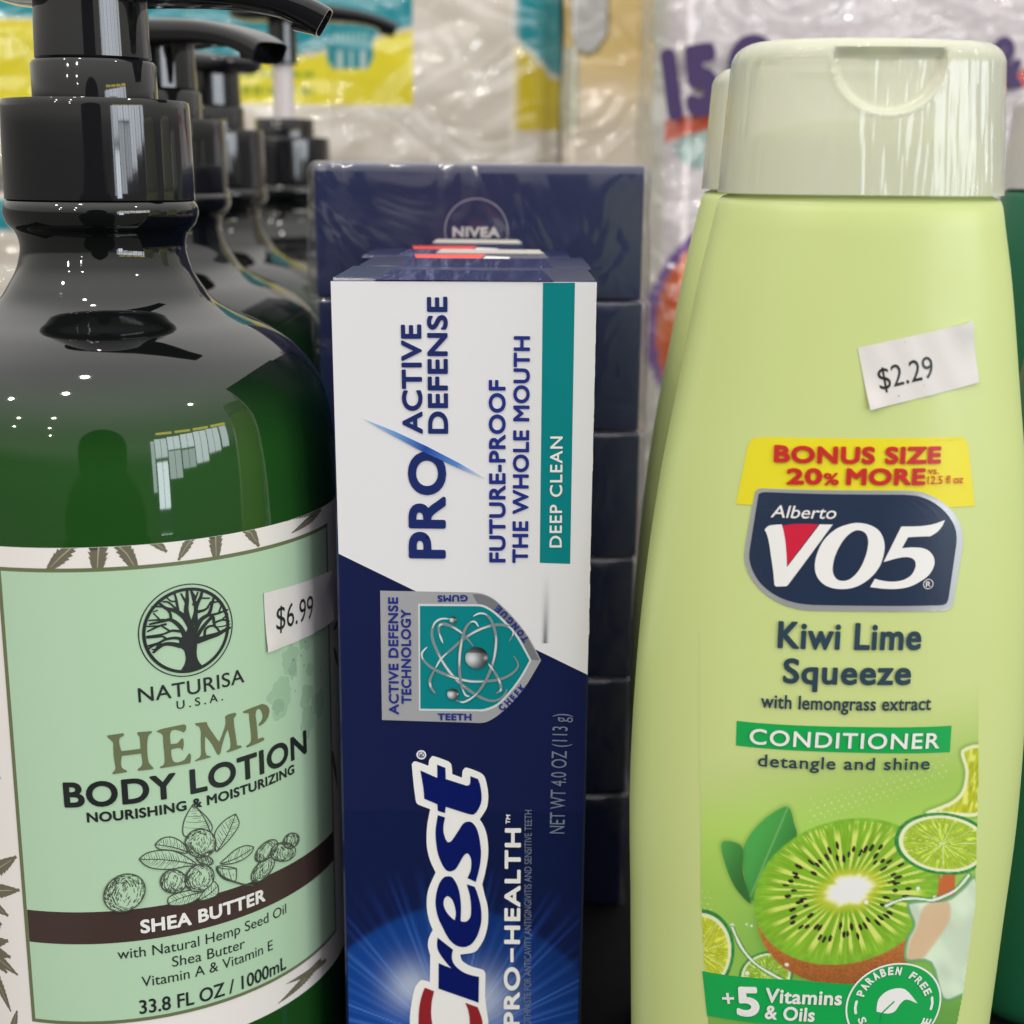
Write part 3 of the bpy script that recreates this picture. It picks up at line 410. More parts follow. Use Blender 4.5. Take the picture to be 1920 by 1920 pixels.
CREST_LOGO_BLUE=[[[(-8.77,91.04),(-5.32,89.44),(-5.35,92.36),(-3.69,91.67),(-3.62,89.22),(0.5,87.83),(0.61,87.83),(0.78,87.84),(0.95,87.86),(1.09,87.91),(1.19,88.0),(1.27,88.11),(1.34,88.26),(1.38,88.47),(1.4,88.8),(1.4,89.22),(1.39,89.62),(1.38,89.9),(2.93,89.31),(3.01,89.1),(3.13,88.79),(3.26,88.42),(3.38,88.01),(3.47,87.54),(3.56,87.01),(3.63,86.46),(3.68,85.95),(3.7,85.49),(3.7,85.04),(3.67,84.61),(3.61,84.19),(3.5,83.77),(3.36,83.34),(3.19,82.94),(3.02,82.59),(2.85,82.28),(2.67,82.01),(2.48,81.79),(2.29,81.62),(2.12,81.5),(1.98,81.42),(1.77,81.4),(1.4,81.45),(0.73,81.63),(-0.14,81.91),(-0.99,82.19),(-1.57,82.39),(-3.64,83.09),(-3.79,81.69),(-5.27,82.19),(-5.34,83.63),(-8.04,84.85),(-8.06,85.25),(-8.08,85.82),(-8.13,86.51),(-8.2,87.27),(-8.33,88.21),(-8.49,89.31),(-8.66,90.33)]],[[(-5.27,81.23),(-3.76,80.76),(-3.83,80.44),(-3.93,79.97),(-4.03,79.45),(-4.09,78.99),(-4.12,78.6),(-4.13,78.23),(-4.12,77.88),(-4.1,77.54),(-4.05,77.19),(-3.98,76.86),(-3.89,76.54),(-3.8,76.25),(-3.71,75.98),(-3.6,75.73),(-3.48,75.52),(-3.36,75.36),(-3.22,75.27),(-3.07,75.23),(-2.91,75.23),(-2.76,75.29),(-2.63,75.37),(-2.5,75.49),(-2.36,75.67),(-2.17,75.94),(-1.9,76.35),(-1.59,76.86),(-1.27,77.41),(-0.98,77.89),(-0.73,78.31),(-0.51,78.71),(-0.3,79.06),(-0.08,79.35),(0.14,79.55),(0.36,79.69),(0.58,79.78),(0.81,79.84),(1.03,79.87),(1.25,79.86),(1.47,79.81),(1.7,79.69),(1.93,79.49),(2.16,79.24),(2.39,78.93),(2.59,78.57),(2.77,78.16),(2.92,77.7),(3.06,77.2),(3.19,76.64),(3.31,76.0),(3.42,75.28),(3.51,74.56),(3.57,73.89),(3.61,73.29),(3.62,72.74),(3.61,72.19),(3.58,71.61),(3.52,70.98),(3.44,70.33),(3.33,69.66),(3.21,68.99),(3.05,68.26),(2.86,67.48),(2.67,66.77),(2.55,66.28),(0.82,67.17),(0.94,67.43),(1.11,67.81),(1.28,68.23),(1.42,68.65),(1.51,69.05),(1.58,69.47),(1.62,69.89),(1.64,70.29),(1.64,70.68),(1.61,71.07),(1.56,71.43),(1.49,71.75),(1.38,72.04),(1.25,72.29),(1.11,72.5),(0.96,72.64),(0.82,72.71),(0.67,72.71),(0.52,72.65),(0.37,72.56),(0.22,72.42),(0.08,72.23),(-0.07,72.0),(-0.23,71.74),(-0.41,71.41),(-0.59,71.02),(-0.79,70.62),(-0.98,70.26),(-1.16,69.93),(-1.33,69.62),(-1.52,69.34),(-1.72,69.11),(-1.97,68.93),(-2.24,68.78),(-2.51,68.68),(-2.77,68.64),(-3.01,68.65),(-3.23,68.7),(-3.45,68.82),(-3.67,69.01),(-3.9,69.3),(-4.13,69.66),(-4.35,70.09),(-4.56,70.55),(-4.77,71.06),(-4.97,71.63),(-5.15,72.22),(-5.3,72.83),(-5.43,73.46),(-5.53,74.11),(-5.6,74.78),(-5.67,75.42),(-5.71,76.05),(-5.74,76.67),(-5.74,77.28),(-5.73,77.84),(-5.69,78.37),(-5.63,78.87),(-5.56,79.34),(-5.5,79.78),(-5.44,80.21),(-5.37,80.63),(-5.31,80.98)]],[[(-3.22,67.54),(-3.0,67.55),(-2.77,67.53),(-2.55,67.46),(-2.33,67.3),(-2.09,67.03),(-1.86,66.68),(-1.63,66.26),(-1.43,65.83),(-1.25,65.39),(-1.09,64.92),(-0.95,64.41),(-0.83,63.86),(-0.72,63.24),(-0.64,62.55),(-0.57,61.86),(-0.53,61.22),(-0.5,60.64),(-0.5,60.09),(-0.51,59.56),(-0.53,59.06),(-0.54,58.56),(-0.56,58.06),(-0.59,57.62),(-0.6,57.32),(-0.45,57.28),(-0.23,57.22),(0.01,57.17),(0.23,57.16),(0.43,57.19),(0.63,57.25),(0.81,57.35),(0.98,57.5),(1.14,57.69),(1.29,57.93),(1.42,58.22),(1.51,58.59),(1.57,59.05),(1.59,59.59),(1.6,60.17),(1.58,60.74),(1.55,61.33),(1.5,61.93),(1.43,62.52),(1.35,63.06),(1.27,63.53),(1.17,63.96),(1.07,64.35),(0.97,64.7),(0.89,65.04),(0.8,65.34),(0.73,65.59),(0.67,65.77),(2.32,65.21),(2.43,64.94),(2.59,64.54),(2.76,64.08),(2.93,63.57),(3.09,63.01),(3.26,62.37),(3.41,61.72),(3.54,61.09),(3.63,60.5),(3.7,59.91),(3.75,59.34),(3.77,58.77),(3.78,58.23),(3.76,57.7),(3.71,57.17),(3.63,56.61),(3.51,55.99),(3.35,55.33),(3.16,54.68),(2.96,54.09),(2.72,53.56),(2.45,53.06),(2.17,52.61),(1.9,52.24),(1.64,51.96),(1.37,51.75),(1.11,51.6),(0.84,51.47),(0.58,51.37),(0.33,51.31),(0.07,51.28),(-0.22,51.29),(-0.54,51.33),(-0.88,51.4),(-1.24,51.52),(-1.59,51.7),(-1.93,51.94),(-2.27,52.22),(-2.61,52.58),(-2.95,53.03),(-3.3,53.6),(-3.65,54.28),(-3.99,55.0),(-4.31,55.7),(-4.6,56.36),(-4.89,57.03),(-5.14,57.69),(-5.35,58.35),(-5.52,59.02),(-5.65,59.69),(-5.74,60.35),(-5.8,61.0),(-5.81,61.64),(-5.78,62.27),(-5.72,62.88),(-5.64,63.49),(-5.52,64.1),(-5.38,64.71),(-5.21,65.29),(-5.03,65.8),(-4.82,66.24),(-4.59,66.62),(-4.36,66.95),(-4.12,67.2),(-3.9,67.38),(-3.67,67.47),(-3.45,67.52)],[(-3.08,62.93),(-2.91,62.82),(-2.71,62.66),(-2.51,62.45),(-2.33,62.2),(-2.18,61.88),(-2.04,61.51),(-1.91,61.11),(-1.81,60.71),(-1.72,60.31),(-1.65,59.89),(-1.6,59.47),(-1.58,59.05),(-1.61,58.62),(-1.68,58.16),(-1.76,57.75),(-1.81,57.47),(-1.99,57.62),(-2.24,57.84),(-2.53,58.1),(-2.79,58.38),(-3.03,58.67),(-3.27,59.0),(-3.5,59.35),(-3.69,59.7),(-3.85,60.07),(-3.98,60.45),(-4.08,60.83),(-4.14,61.19),(-4.15,61.51),(-4.12,61.82),(-4.06,62.1),(-3.99,62.35),(-3.89,62.55),(-3.78,62.71),(-3.65,62.84),(-3.53,62.93),(-3.43,62.99),(-3.33,63.01),(-3.22,63.0)]],[[(-5.37,53.43),(-2.19,50.69),(-2.24,50.44),(-2.32,50.09),(-2.39,49.7),(-2.42,49.34),(-2.43,48.99),(-2.41,48.65),(-2.36,48.31),(-2.27,47.99),(-2.16,47.68),(-2.02,47.4),(-1.83,47.11),(-1.59,46.81),(-1.27,46.47),(-0.9,46.11),(-0.49,45.76),(-0.07,45.47),(0.38,45.23),(0.85,45.03),(1.32,44.86),(1.76,44.72),(2.2,44.6),(2.64,44.51),(3.02,44.44),(3.29,44.39),(3.23,38.25),(-5.26,41.5),(-5.21,47.53),(-5.01,47.43),(-4.71,47.29),(-4.37,47.12),(-4.03,46.95),(-3.63,46.78),(-3.19,46.59),(-2.78,46.41),(-2.5,46.29),(-2.72,46.55),(-3.04,46.93),(-3.39,47.37),(-3.72,47.8),(-4.04,48.25),(-4.37,48.74),(-4.68,49.21),(-4.93,49.65),(-5.12,50.02),(-5.26,50.35),(-5.37,50.67),(-5.46,50.99),(-5.51,51.33),(-5.53,51.68),(-5.54,52.02),(-5.53,52.33),(-5.5,52.65),(-5.45,52.96),(-5.41,53.24)]]]
CREST_LOGO_RED=[(-8.17,41.73),(-8.31,41.29),(-8.53,40.67),(-8.75,39.95),(-8.95,39.24),(-9.09,38.55),(-9.23,37.84),(-9.34,37.1),(-9.42,36.32),(-9.48,35.5),(-9.52,34.64),(-9.53,33.75),(-9.52,32.86),(-9.52,31.98),(-9.5,31.1),(-9.45,30.19),(-9.32,29.22),(-9.11,28.13),(-8.83,26.95),(-8.5,25.82),(-8.11,24.87),(-7.65,24.15),(-7.13,23.59),(-6.55,23.14),(-5.95,22.79),(-5.3,22.52),(-4.61,22.35),(-3.89,22.28),(-3.16,22.29),(-2.39,22.38),(-1.59,22.55),(-0.8,22.81),(-0.05,23.2),(0.67,23.72),(1.37,24.36),(2.02,25.09),(2.57,25.85),(3.04,26.66),(3.42,27.54),(3.73,28.45),(3.95,29.35),(4.09,30.29),(4.13,31.27),(4.12,32.2),(4.1,33.0),(4.06,33.62),(4.0,34.13),(3.9,34.58),(3.78,35.07),(3.6,35.65),(3.37,36.27),(3.16,36.83),(3.01,37.21),(0.4,38.22),(0.52,37.9),(0.69,37.45),(0.87,36.93),(1.01,36.42),(1.12,35.93),(1.21,35.43),(1.27,34.9),(1.32,34.35),(1.35,33.78),(1.36,33.18),(1.36,32.56),(1.33,31.93),(1.3,31.29),(1.26,30.64),(1.18,29.98),(1.02,29.33),(0.77,28.63),(0.44,27.92),(0.05,27.25),(-0.37,26.7),(-0.82,26.28),(-1.33,25.97),(-1.86,25.75),(-2.38,25.63),(-2.89,25.61),(-3.42,25.69),(-3.93,25.87),(-4.39,26.13),(-4.79,26.49),(-5.16,26.94),(-5.49,27.47),(-5.77,28.04),(-6.0,28.69),(-6.19,29.42),(-6.34,30.15),(-6.45,30.82),(-6.53,31.39),(-6.56,31.92),(-6.57,32.42),(-6.6,32.89),(-6.65,33.35),(-6.7,33.78),(-6.75,34.2),(-6.79,34.62),(-6.82,35.03),(-6.84,35.44),(-6.85,35.86),(-6.85,36.34),(-6.82,36.9),(-6.78,37.52),(-6.72,38.15),(-6.65,38.75),(-6.54,39.35),(-6.4,39.97),(-6.27,40.51),(-6.18,40.89)]
CREST_REG=(-8.57,94.41,1.0)
SHIELD=[(-16.48,129.01),(1.71,128.84),(2.16,128.81),(2.82,128.76),(3.52,128.63),(4.22,128.41),(4.96,128.11),(5.7,127.71),(6.41,127.19),(7.13,126.56),(7.88,125.83),(8.72,124.98),(9.59,124.02),(10.45,123.01),(11.25,122.03),(12.04,121.0),(12.85,119.79),(13.8,118.08),(14.78,116.17),(15.47,114.81),(12.96,110.14),(12.35,109.25),(11.49,108.0),(10.6,106.8),(9.75,105.8),(8.87,104.87),(8.04,104.04),(7.26,103.33),(6.53,102.73),(5.83,102.25),(5.2,101.88),(4.61,101.61),(3.98,101.44),(3.19,101.37),(2.35,101.4),(1.76,101.42),(-16.46,101.84)]
SHIELD_FACET=[(1.71,128.43),(2.16,128.45),(2.82,128.48),(3.52,128.4),(4.22,128.2),(4.97,127.89),(5.7,127.48),(6.36,126.97),(7.0,126.36),(7.7,125.64),(8.52,124.79),(9.4,123.82),(10.27,122.82),(11.08,121.83),(11.87,120.79),(12.67,119.59),(13.59,117.95),(14.53,116.14),(15.19,114.85),(13.64,114.89),(12.96,116.09),(12.01,117.78),(11.03,119.39),(10.11,120.74),(9.16,122.0),(8.27,123.08),(7.43,123.93),(6.63,124.6),(5.89,125.15),(5.22,125.61),(4.62,125.96),(4.07,126.22),(3.56,126.36),(3.11,126.42),(2.8,126.45)]
SHIELD_RIM=[(-8.99,126.4),(2.62,126.39),(2.98,126.38),(3.51,126.35),(4.07,126.22),(4.63,125.96),(5.24,125.61),(5.89,125.15),(6.6,124.58),(7.37,123.89),(8.18,123.08),(9.03,122.19),(9.94,121.19),(10.84,119.96),(11.84,118.2),(12.84,116.21),(13.55,114.79),(13.07,113.79),(12.39,112.36),(11.66,111.0),(10.94,109.89),(10.17,108.85),(9.39,107.87),(8.61,106.89),(7.82,105.97),(7.01,105.2),(6.17,104.66),(5.31,104.27),(4.53,104.0),(3.82,103.88),(3.2,103.88),(2.77,103.89),(-8.99,103.92)]
SHIELD_TEAL=[(-8.66,125.95),(2.44,126.01),(2.8,125.99),(3.33,125.94),(3.89,125.8),(4.46,125.55),(5.06,125.22),(5.71,124.77),(6.4,124.19),(7.13,123.5),(7.9,122.7),(8.73,121.83),(9.6,120.85),(10.48,119.67),(11.46,118.0),(12.45,116.13),(13.14,114.79),(12.68,113.87),(12.0,112.56),(11.29,111.29),(10.6,110.2),(9.87,109.15),(9.11,108.16),(8.34,107.21),(7.54,106.32),(6.74,105.59),(5.91,105.08),(5.09,104.74),(4.34,104.49),(3.67,104.37),(3.08,104.34),(2.68,104.34),(-8.69,104.35)]
SHIELD_ORBIT=[[(-2.74,123.36),(-3.2,123.39),(-3.86,123.42),(-4.46,123.35),(-4.95,123.15),(-5.38,122.86),(-5.74,122.48),(-6.0,121.98),(-6.19,121.38),(-6.29,120.76),(-6.31,120.13),(-6.24,119.49),(-6.12,118.84),(-5.94,118.24),(-5.7,117.63),(-5.4,116.93),(-5.04,116.1),(-4.62,115.18),(-4.12,114.25),(-3.52,113.28),(-2.84,112.29),(-2.11,111.36),(-1.36,110.53),(-0.56,109.77),(0.28,109.05),(1.18,108.34),(2.13,107.68),(3.04,107.12),(3.89,106.68),(4.7,106.35),(5.44,106.17),(6.12,106.18),(6.74,106.33),(7.28,106.58),(7.73,106.92),(8.1,107.35),(8.38,107.76),(8.54,108.14),(8.61,108.49),(8.65,108.74)],[(-5.59,113.07),(-5.34,113.58),(-4.96,114.3),(-4.49,115.01),(-3.9,115.66),(-3.2,116.3),(-2.47,116.96),(-1.71,117.67),(-0.91,118.4),(-0.1,119.09),(0.73,119.72),(1.57,120.31),(2.45,120.84),(3.42,121.31),(4.43,121.71),(5.36,122.01),(6.16,122.18),(6.88,122.24),(7.54,122.22),(8.17,122.11),(8.73,121.92),(9.19,121.66),(9.56,121.35),(9.83,120.97),(9.92,120.52),(9.71,119.93),(9.32,119.26),(9.03,118.79)],[(-7.22,117.49),(-7.49,117.24),(-7.85,116.88),(-8.14,116.52),(-8.28,116.21),(-8.35,115.89),(-8.33,115.56),(-8.24,115.19),(-8.06,114.81),(-7.79,114.4),(-7.39,113.97),(-6.9,113.5),(-6.33,113.07),(-5.66,112.66),(-4.92,112.28),(-4.13,111.92),(-3.31,111.58),(-2.46,111.26),(-1.56,110.98),(-0.61,110.71),(0.38,110.48),(1.38,110.32),(2.36,110.27),(3.34,110.29),(4.32,110.35),(5.32,110.44),(6.33,110.56),(7.26,110.77),(8.08,111.07),(8.81,111.45),(9.45,111.85),(9.99,112.3),(10.42,112.77),(10.72,113.22),(10.87,113.62),(10.89,113.99),(10.8,114.38),(10.56,114.87),(10.22,115.37),(9.97,115.73)],[(-4.11,118.29),(-4.32,118.86),(-4.62,119.67),(-4.84,120.39),(-4.95,120.92),(-4.98,121.36),(-4.92,121.72),(-4.75,122.02),(-4.48,122.22),(-4.1,122.3),(-3.58,122.24),(-2.95,122.05),(-2.28,121.75),(-1.57,121.35),(-0.83,120.85),(-0.1,120.24),(0.66,119.4),(1.4,118.45),(1.91,117.77)],[(4.94,114.14),(5.38,113.52),(5.99,112.66),(6.51,111.83),(6.88,111.13),(7.15,110.48),(7.35,109.89),(7.48,109.37),(7.52,108.91),(7.45,108.53),(7.19,108.23),(6.81,107.99),(6.54,107.84)],[(1.9,123.98),(2.17,124.15),(2.57,124.39),(2.99,124.56),(3.4,124.62),(3.84,124.6),(4.26,124.47),(4.65,124.2),(5.02,123.82),(5.36,123.34),(5.64,122.77),(5.89,122.12),(6.09,121.44),(6.27,120.78),(6.4,120.09),(6.47,119.34),(6.47,118.49),(6.41,117.57),(6.3,116.65),(6.17,115.76),(6.0,114.87),(5.77,113.95),(5.46,112.98),(5.09,111.99),(4.68,111.03),(4.22,110.12),(3.72,109.25),(3.22,108.49),(2.75,107.87),(2.27,107.36),(1.75,106.92),(1.15,106.49),(0.51,106.13),(-0.09,105.92),(-0.66,105.96),(-1.2,106.15),(-1.56,106.3)],[(3.0,121.8),(2.81,122.11),(2.55,122.54),(2.27,122.84),(1.98,122.93),(1.67,122.89),(1.36,122.73),(1.05,122.47),(0.74,122.09),(0.45,121.58),(0.18,120.93),(-0.06,120.15),(-0.28,119.28),(-0.46,118.3),(-0.62,117.23),(-0.74,116.2),(-0.8,115.28),(-0.83,114.39),(-0.83,113.5),(-0.8,112.58),(-0.73,111.65),(-0.64,110.79),(-0.52,110.0),(-0.36,109.28),(-0.18,108.66),(0.02,108.13),(0.23,107.7),(0.46,107.39),(0.73,107.24),(1.0,107.21),(1.2,107.2)],[(-5.78,112.68),(-6.06,112.17),(-6.44,111.44),(-6.7,110.74),(-6.76,110.12),(-6.68,109.53),(-6.53,108.99),(-6.25,108.48),(-5.88,108.04),(-5.61,107.73)]]
SHIELD_BALL=[(2.61,115.37,2.27),(-2.1,123.27,0.71),(-2.12,107.66,1.17)]
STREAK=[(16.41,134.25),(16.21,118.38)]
BURST=[(-2.15,27.82),(-24.54,51.0),(-2.11,69.22),(-10.04,41.76)]
COND_TEXT=[('BONUS SIZE',-16.18,161.03,12.49,161.17,3.06,{'b': 0.14,'m': 'red','sp': 1.08}),('20',-13.88,157.22,-7.87,157.42,2.9,{'b': 0.14,'m': 'red','sp': 1.05}),('%',-7.68,157.33,-5.03,157.38,2.15,{'b': 0.1,'m': 'red'}),('MORE',-3.84,157.4,9.91,157.45,2.99,{'b': 0.14,'m': 'red','sp': 1.07}),('vs.',10.26,159.41,12.28,159.38,1.22,{'b': 0.03,'m': 'red'}),('12.5 fl oz',10.28,157.63,16.81,157.64,1.41,{'b': 0.03,'m': 'red'}),('Alberto',-16.29,151.37,-5.18,151.45,2.17,{'b': 0.02,'m': 'white','sh': 0.2}),('Kiwi Lime',-14.19,127.82,11.11,127.81,5.01,{'b': 0.075,'m': 'slate','sp': 1.08}),('Squeeze',-12.97,121.37,9.71,121.34,4.67,{'b': 0.075,'m': 'slate','sp': 1.08}),('with lemongrass extract',-16.56,116.57,13.77,116.51,2.61,{'b': 0.05,'m': 'slate','sp': 1.05}),('CONDITIONER',-18.22,109.52,15.82,109.15,2.95,{'b': 0.045,'m': 'white','sp': 1.12}),('detangle and shine',-16.58,105.34,14.32,105.16,2.36,{'b': 0.045,'m': 'slate','sp': 1.1}),('+',-20.53,56.28,-18.39,56.65,2.29,{'b': 0.05,'m': 'white'}),('5',-17.88,54.08,-13.66,54.48,6.29,{'b': 0.1,'m': 'white'}),('Vitamins',-12.94,57.65,1.35,57.48,3.07,{'b': 0.07,'m': 'white','sp': 1.06}),('& Oils',-12.85,54.09,-3.55,53.86,2.98,{'b': 0.07,'m': 'white','sp': 1.06}),('P',5.44,59.27,5.77,60.36,1.59,{'b': 0.1,'m': 'white'}),('A',5.87,60.59,6.4,61.54,1.64,{'b': 0.1,'m': 'white'}),('R',6.54,61.74,7.25,62.53,1.69,{'b': 0.1,'m': 'white'}),('A',7.43,62.68,8.29,63.26,1.72,{'b': 0.1,'m': 'white'}),('B',8.5,63.36,9.47,63.71,1.73,{'b': 0.1,'m': 'white'}),('E',9.7,63.76,10.74,63.85,1.72,{'b': 0.1,'m': 'white'}),('N',10.98,63.84,12.05,63.67,1.69,{'b': 0.1,'m': 'white'}),('F',13.58,63.06,14.57,62.4,1.57,{'b': 0.1,'m': 'white'}),('R',14.78,62.23,15.67,61.37,1.52,{'b': 0.1,'m': 'white'}),('E',15.85,61.15,16.59,60.12,1.5,{'b': 0.1,'m': 'white'}),('E',16.73,59.88,17.28,58.73,1.52,{'b': 0.1,'m': 'white'}),('S',4.51,54.55,5.06,53.3,1.51,{'b': 0.1,'m': 'white'}),('I',5.49,52.6,5.67,52.33,1.53,{'b': 0.1,'m': 'white'}),('L',6.14,51.66,7.06,50.69,1.56,{'b': 0.1,'m': 'white'}),('I',7.68,50.2,7.93,50.01,1.61,{'b': 0.1,'m': 'white'}),('C',8.58,49.56,9.75,49.0,1.66,{'b': 0.1,'m': 'white'}),('O',10.01,48.9,11.23,48.57,1.71,{'b': 0.1,'m': 'white'}),('N',11.51,48.53,12.74,48.45,1.76,{'b': 0.1,'m': 'white'}),('E',13.01,48.46,14.21,48.63,1.8,{'b': 0.1,'m': 'white'}),('F',15.82,49.22,16.81,49.87,1.86,{'b': 0.1,'m': 'white'}),('R',17.01,50.04,17.84,50.89,1.87,{'b': 0.1,'m': 'white'}),('E',18.0,51.11,18.61,52.15,1.85,{'b': 0.1,'m': 'white'}),('E',18.73,52.4,19.11,53.6,1.81,{'b': 0.1,'m': 'white'})]
COND_BADGE=[(-19.18,154.86),(-19.07,155.62),(-19.03,155.79),(-19.0,155.72),(-18.91,155.74),(-18.8,155.9),(-18.67,156.05),(-18.47,156.17),(-18.11,156.27),(-17.48,156.34),(-16.64,156.37),(-15.82,156.39),(-15.26,156.4),(5.73,156.51),(6.2,156.5),(6.87,156.48),(7.62,156.45),(8.32,156.37),(8.94,156.27),(9.54,156.14),(10.14,155.97),(10.75,155.75),(11.39,155.47),(12.04,155.14),(12.68,154.78),(13.26,154.4),(13.8,154.03),(14.29,153.63),(14.74,153.22),(15.17,152.79),(15.56,152.34),(15.93,151.87),(16.26,151.38),(16.55,150.89),(16.82,150.38),(17.05,149.85),(17.24,149.32),(17.4,148.78),(17.52,148.23),(17.6,147.67),(17.65,147.11),(17.67,146.58),(17.65,146.02),(17.58,145.46),(17.51,144.96),(17.46,144.61),(16.66,136.48),(16.61,136.27),(16.55,135.96),(16.44,135.64),(16.28,135.39),(16.06,135.2),(15.79,135.06),(15.46,134.95),(15.06,134.86),(14.51,134.82),(13.85,134.81),(13.24,134.81),(12.81,134.81),(-8.0,134.84),(-8.46,134.86),(-9.12,134.87),(-9.85,134.91),(-10.55,134.98),(-11.2,135.1),(-11.85,135.24),(-12.49,135.41),(-13.12,135.61),(-13.73,135.84),(-14.32,136.09),(-14.9,136.38),(-15.47,136.7),(-16.04,137.07),(-16.6,137.47),(-17.14,137.89),(-17.63,138.33),(-18.07,138.78),(-18.47,139.25),(-18.83,139.72),(-19.15,140.2),(-19.43,140.67),(-19.67,141.15),(-19.88,141.63),(-20.05,142.11),(-20.19,142.59),(-20.3,143.06),(-20.38,143.55),(-20.43,144.06),(-20.43,144.64),(-20.39,145.28),(-20.34,145.86),(-20.3,146.27),(-20.08,148.0),(-19.76,150.52),(-19.43,153.06)]
COND_BADGE_NAVY=[(-18.54,154.47),(-18.44,155.26),(-18.42,155.42),(-18.4,155.32),(-18.32,155.31),(-18.19,155.44),(-18.03,155.53),(-17.8,155.61),(-17.48,155.67),(-16.96,155.71),(-16.3,155.74),(-15.67,155.75),(-15.23,155.76),(6.2,155.78),(6.63,155.76),(7.24,155.72),(7.93,155.66),(8.59,155.56),(9.2,155.41),(9.81,155.23),(10.43,155.0),(11.03,154.73),(11.64,154.4),(12.23,154.02),(12.81,153.6),(13.35,153.17),(13.84,152.72),(14.31,152.23),(14.73,151.75),(15.09,151.27),(15.4,150.82),(15.65,150.37),(15.86,149.93),(16.04,149.49),(16.18,149.05),(16.28,148.61),(16.34,148.17),(16.39,147.73),(16.4,147.25),(16.38,146.75),(16.35,146.3),(16.33,145.98),(15.63,137.19),(15.58,137.0),(15.52,136.72),(15.43,136.43),(15.31,136.21),(15.14,136.07),(14.95,135.97),(14.71,135.91),(14.42,135.87),(14.02,135.85),(13.52,135.85),(13.06,135.87),(12.74,135.88),(-8.48,135.92),(-8.98,135.96),(-9.7,136.01),(-10.5,136.08),(-11.24,136.18),(-11.9,136.32),(-12.55,136.48),(-13.18,136.67),(-13.81,136.91),(-14.42,137.18),(-15.04,137.5),(-15.62,137.85),(-16.16,138.21),(-16.66,138.59),(-17.11,139.0),(-17.52,139.42),(-17.9,139.86),(-18.23,140.32),(-18.52,140.79),(-18.78,141.28),(-19.0,141.76),(-19.2,142.24),(-19.36,142.74),(-19.48,143.22),(-19.57,143.69),(-19.61,144.19),(-19.6,144.7),(-19.57,145.14),(-19.55,145.45),(-19.35,147.28),(-19.06,149.93),(-18.76,152.59)]
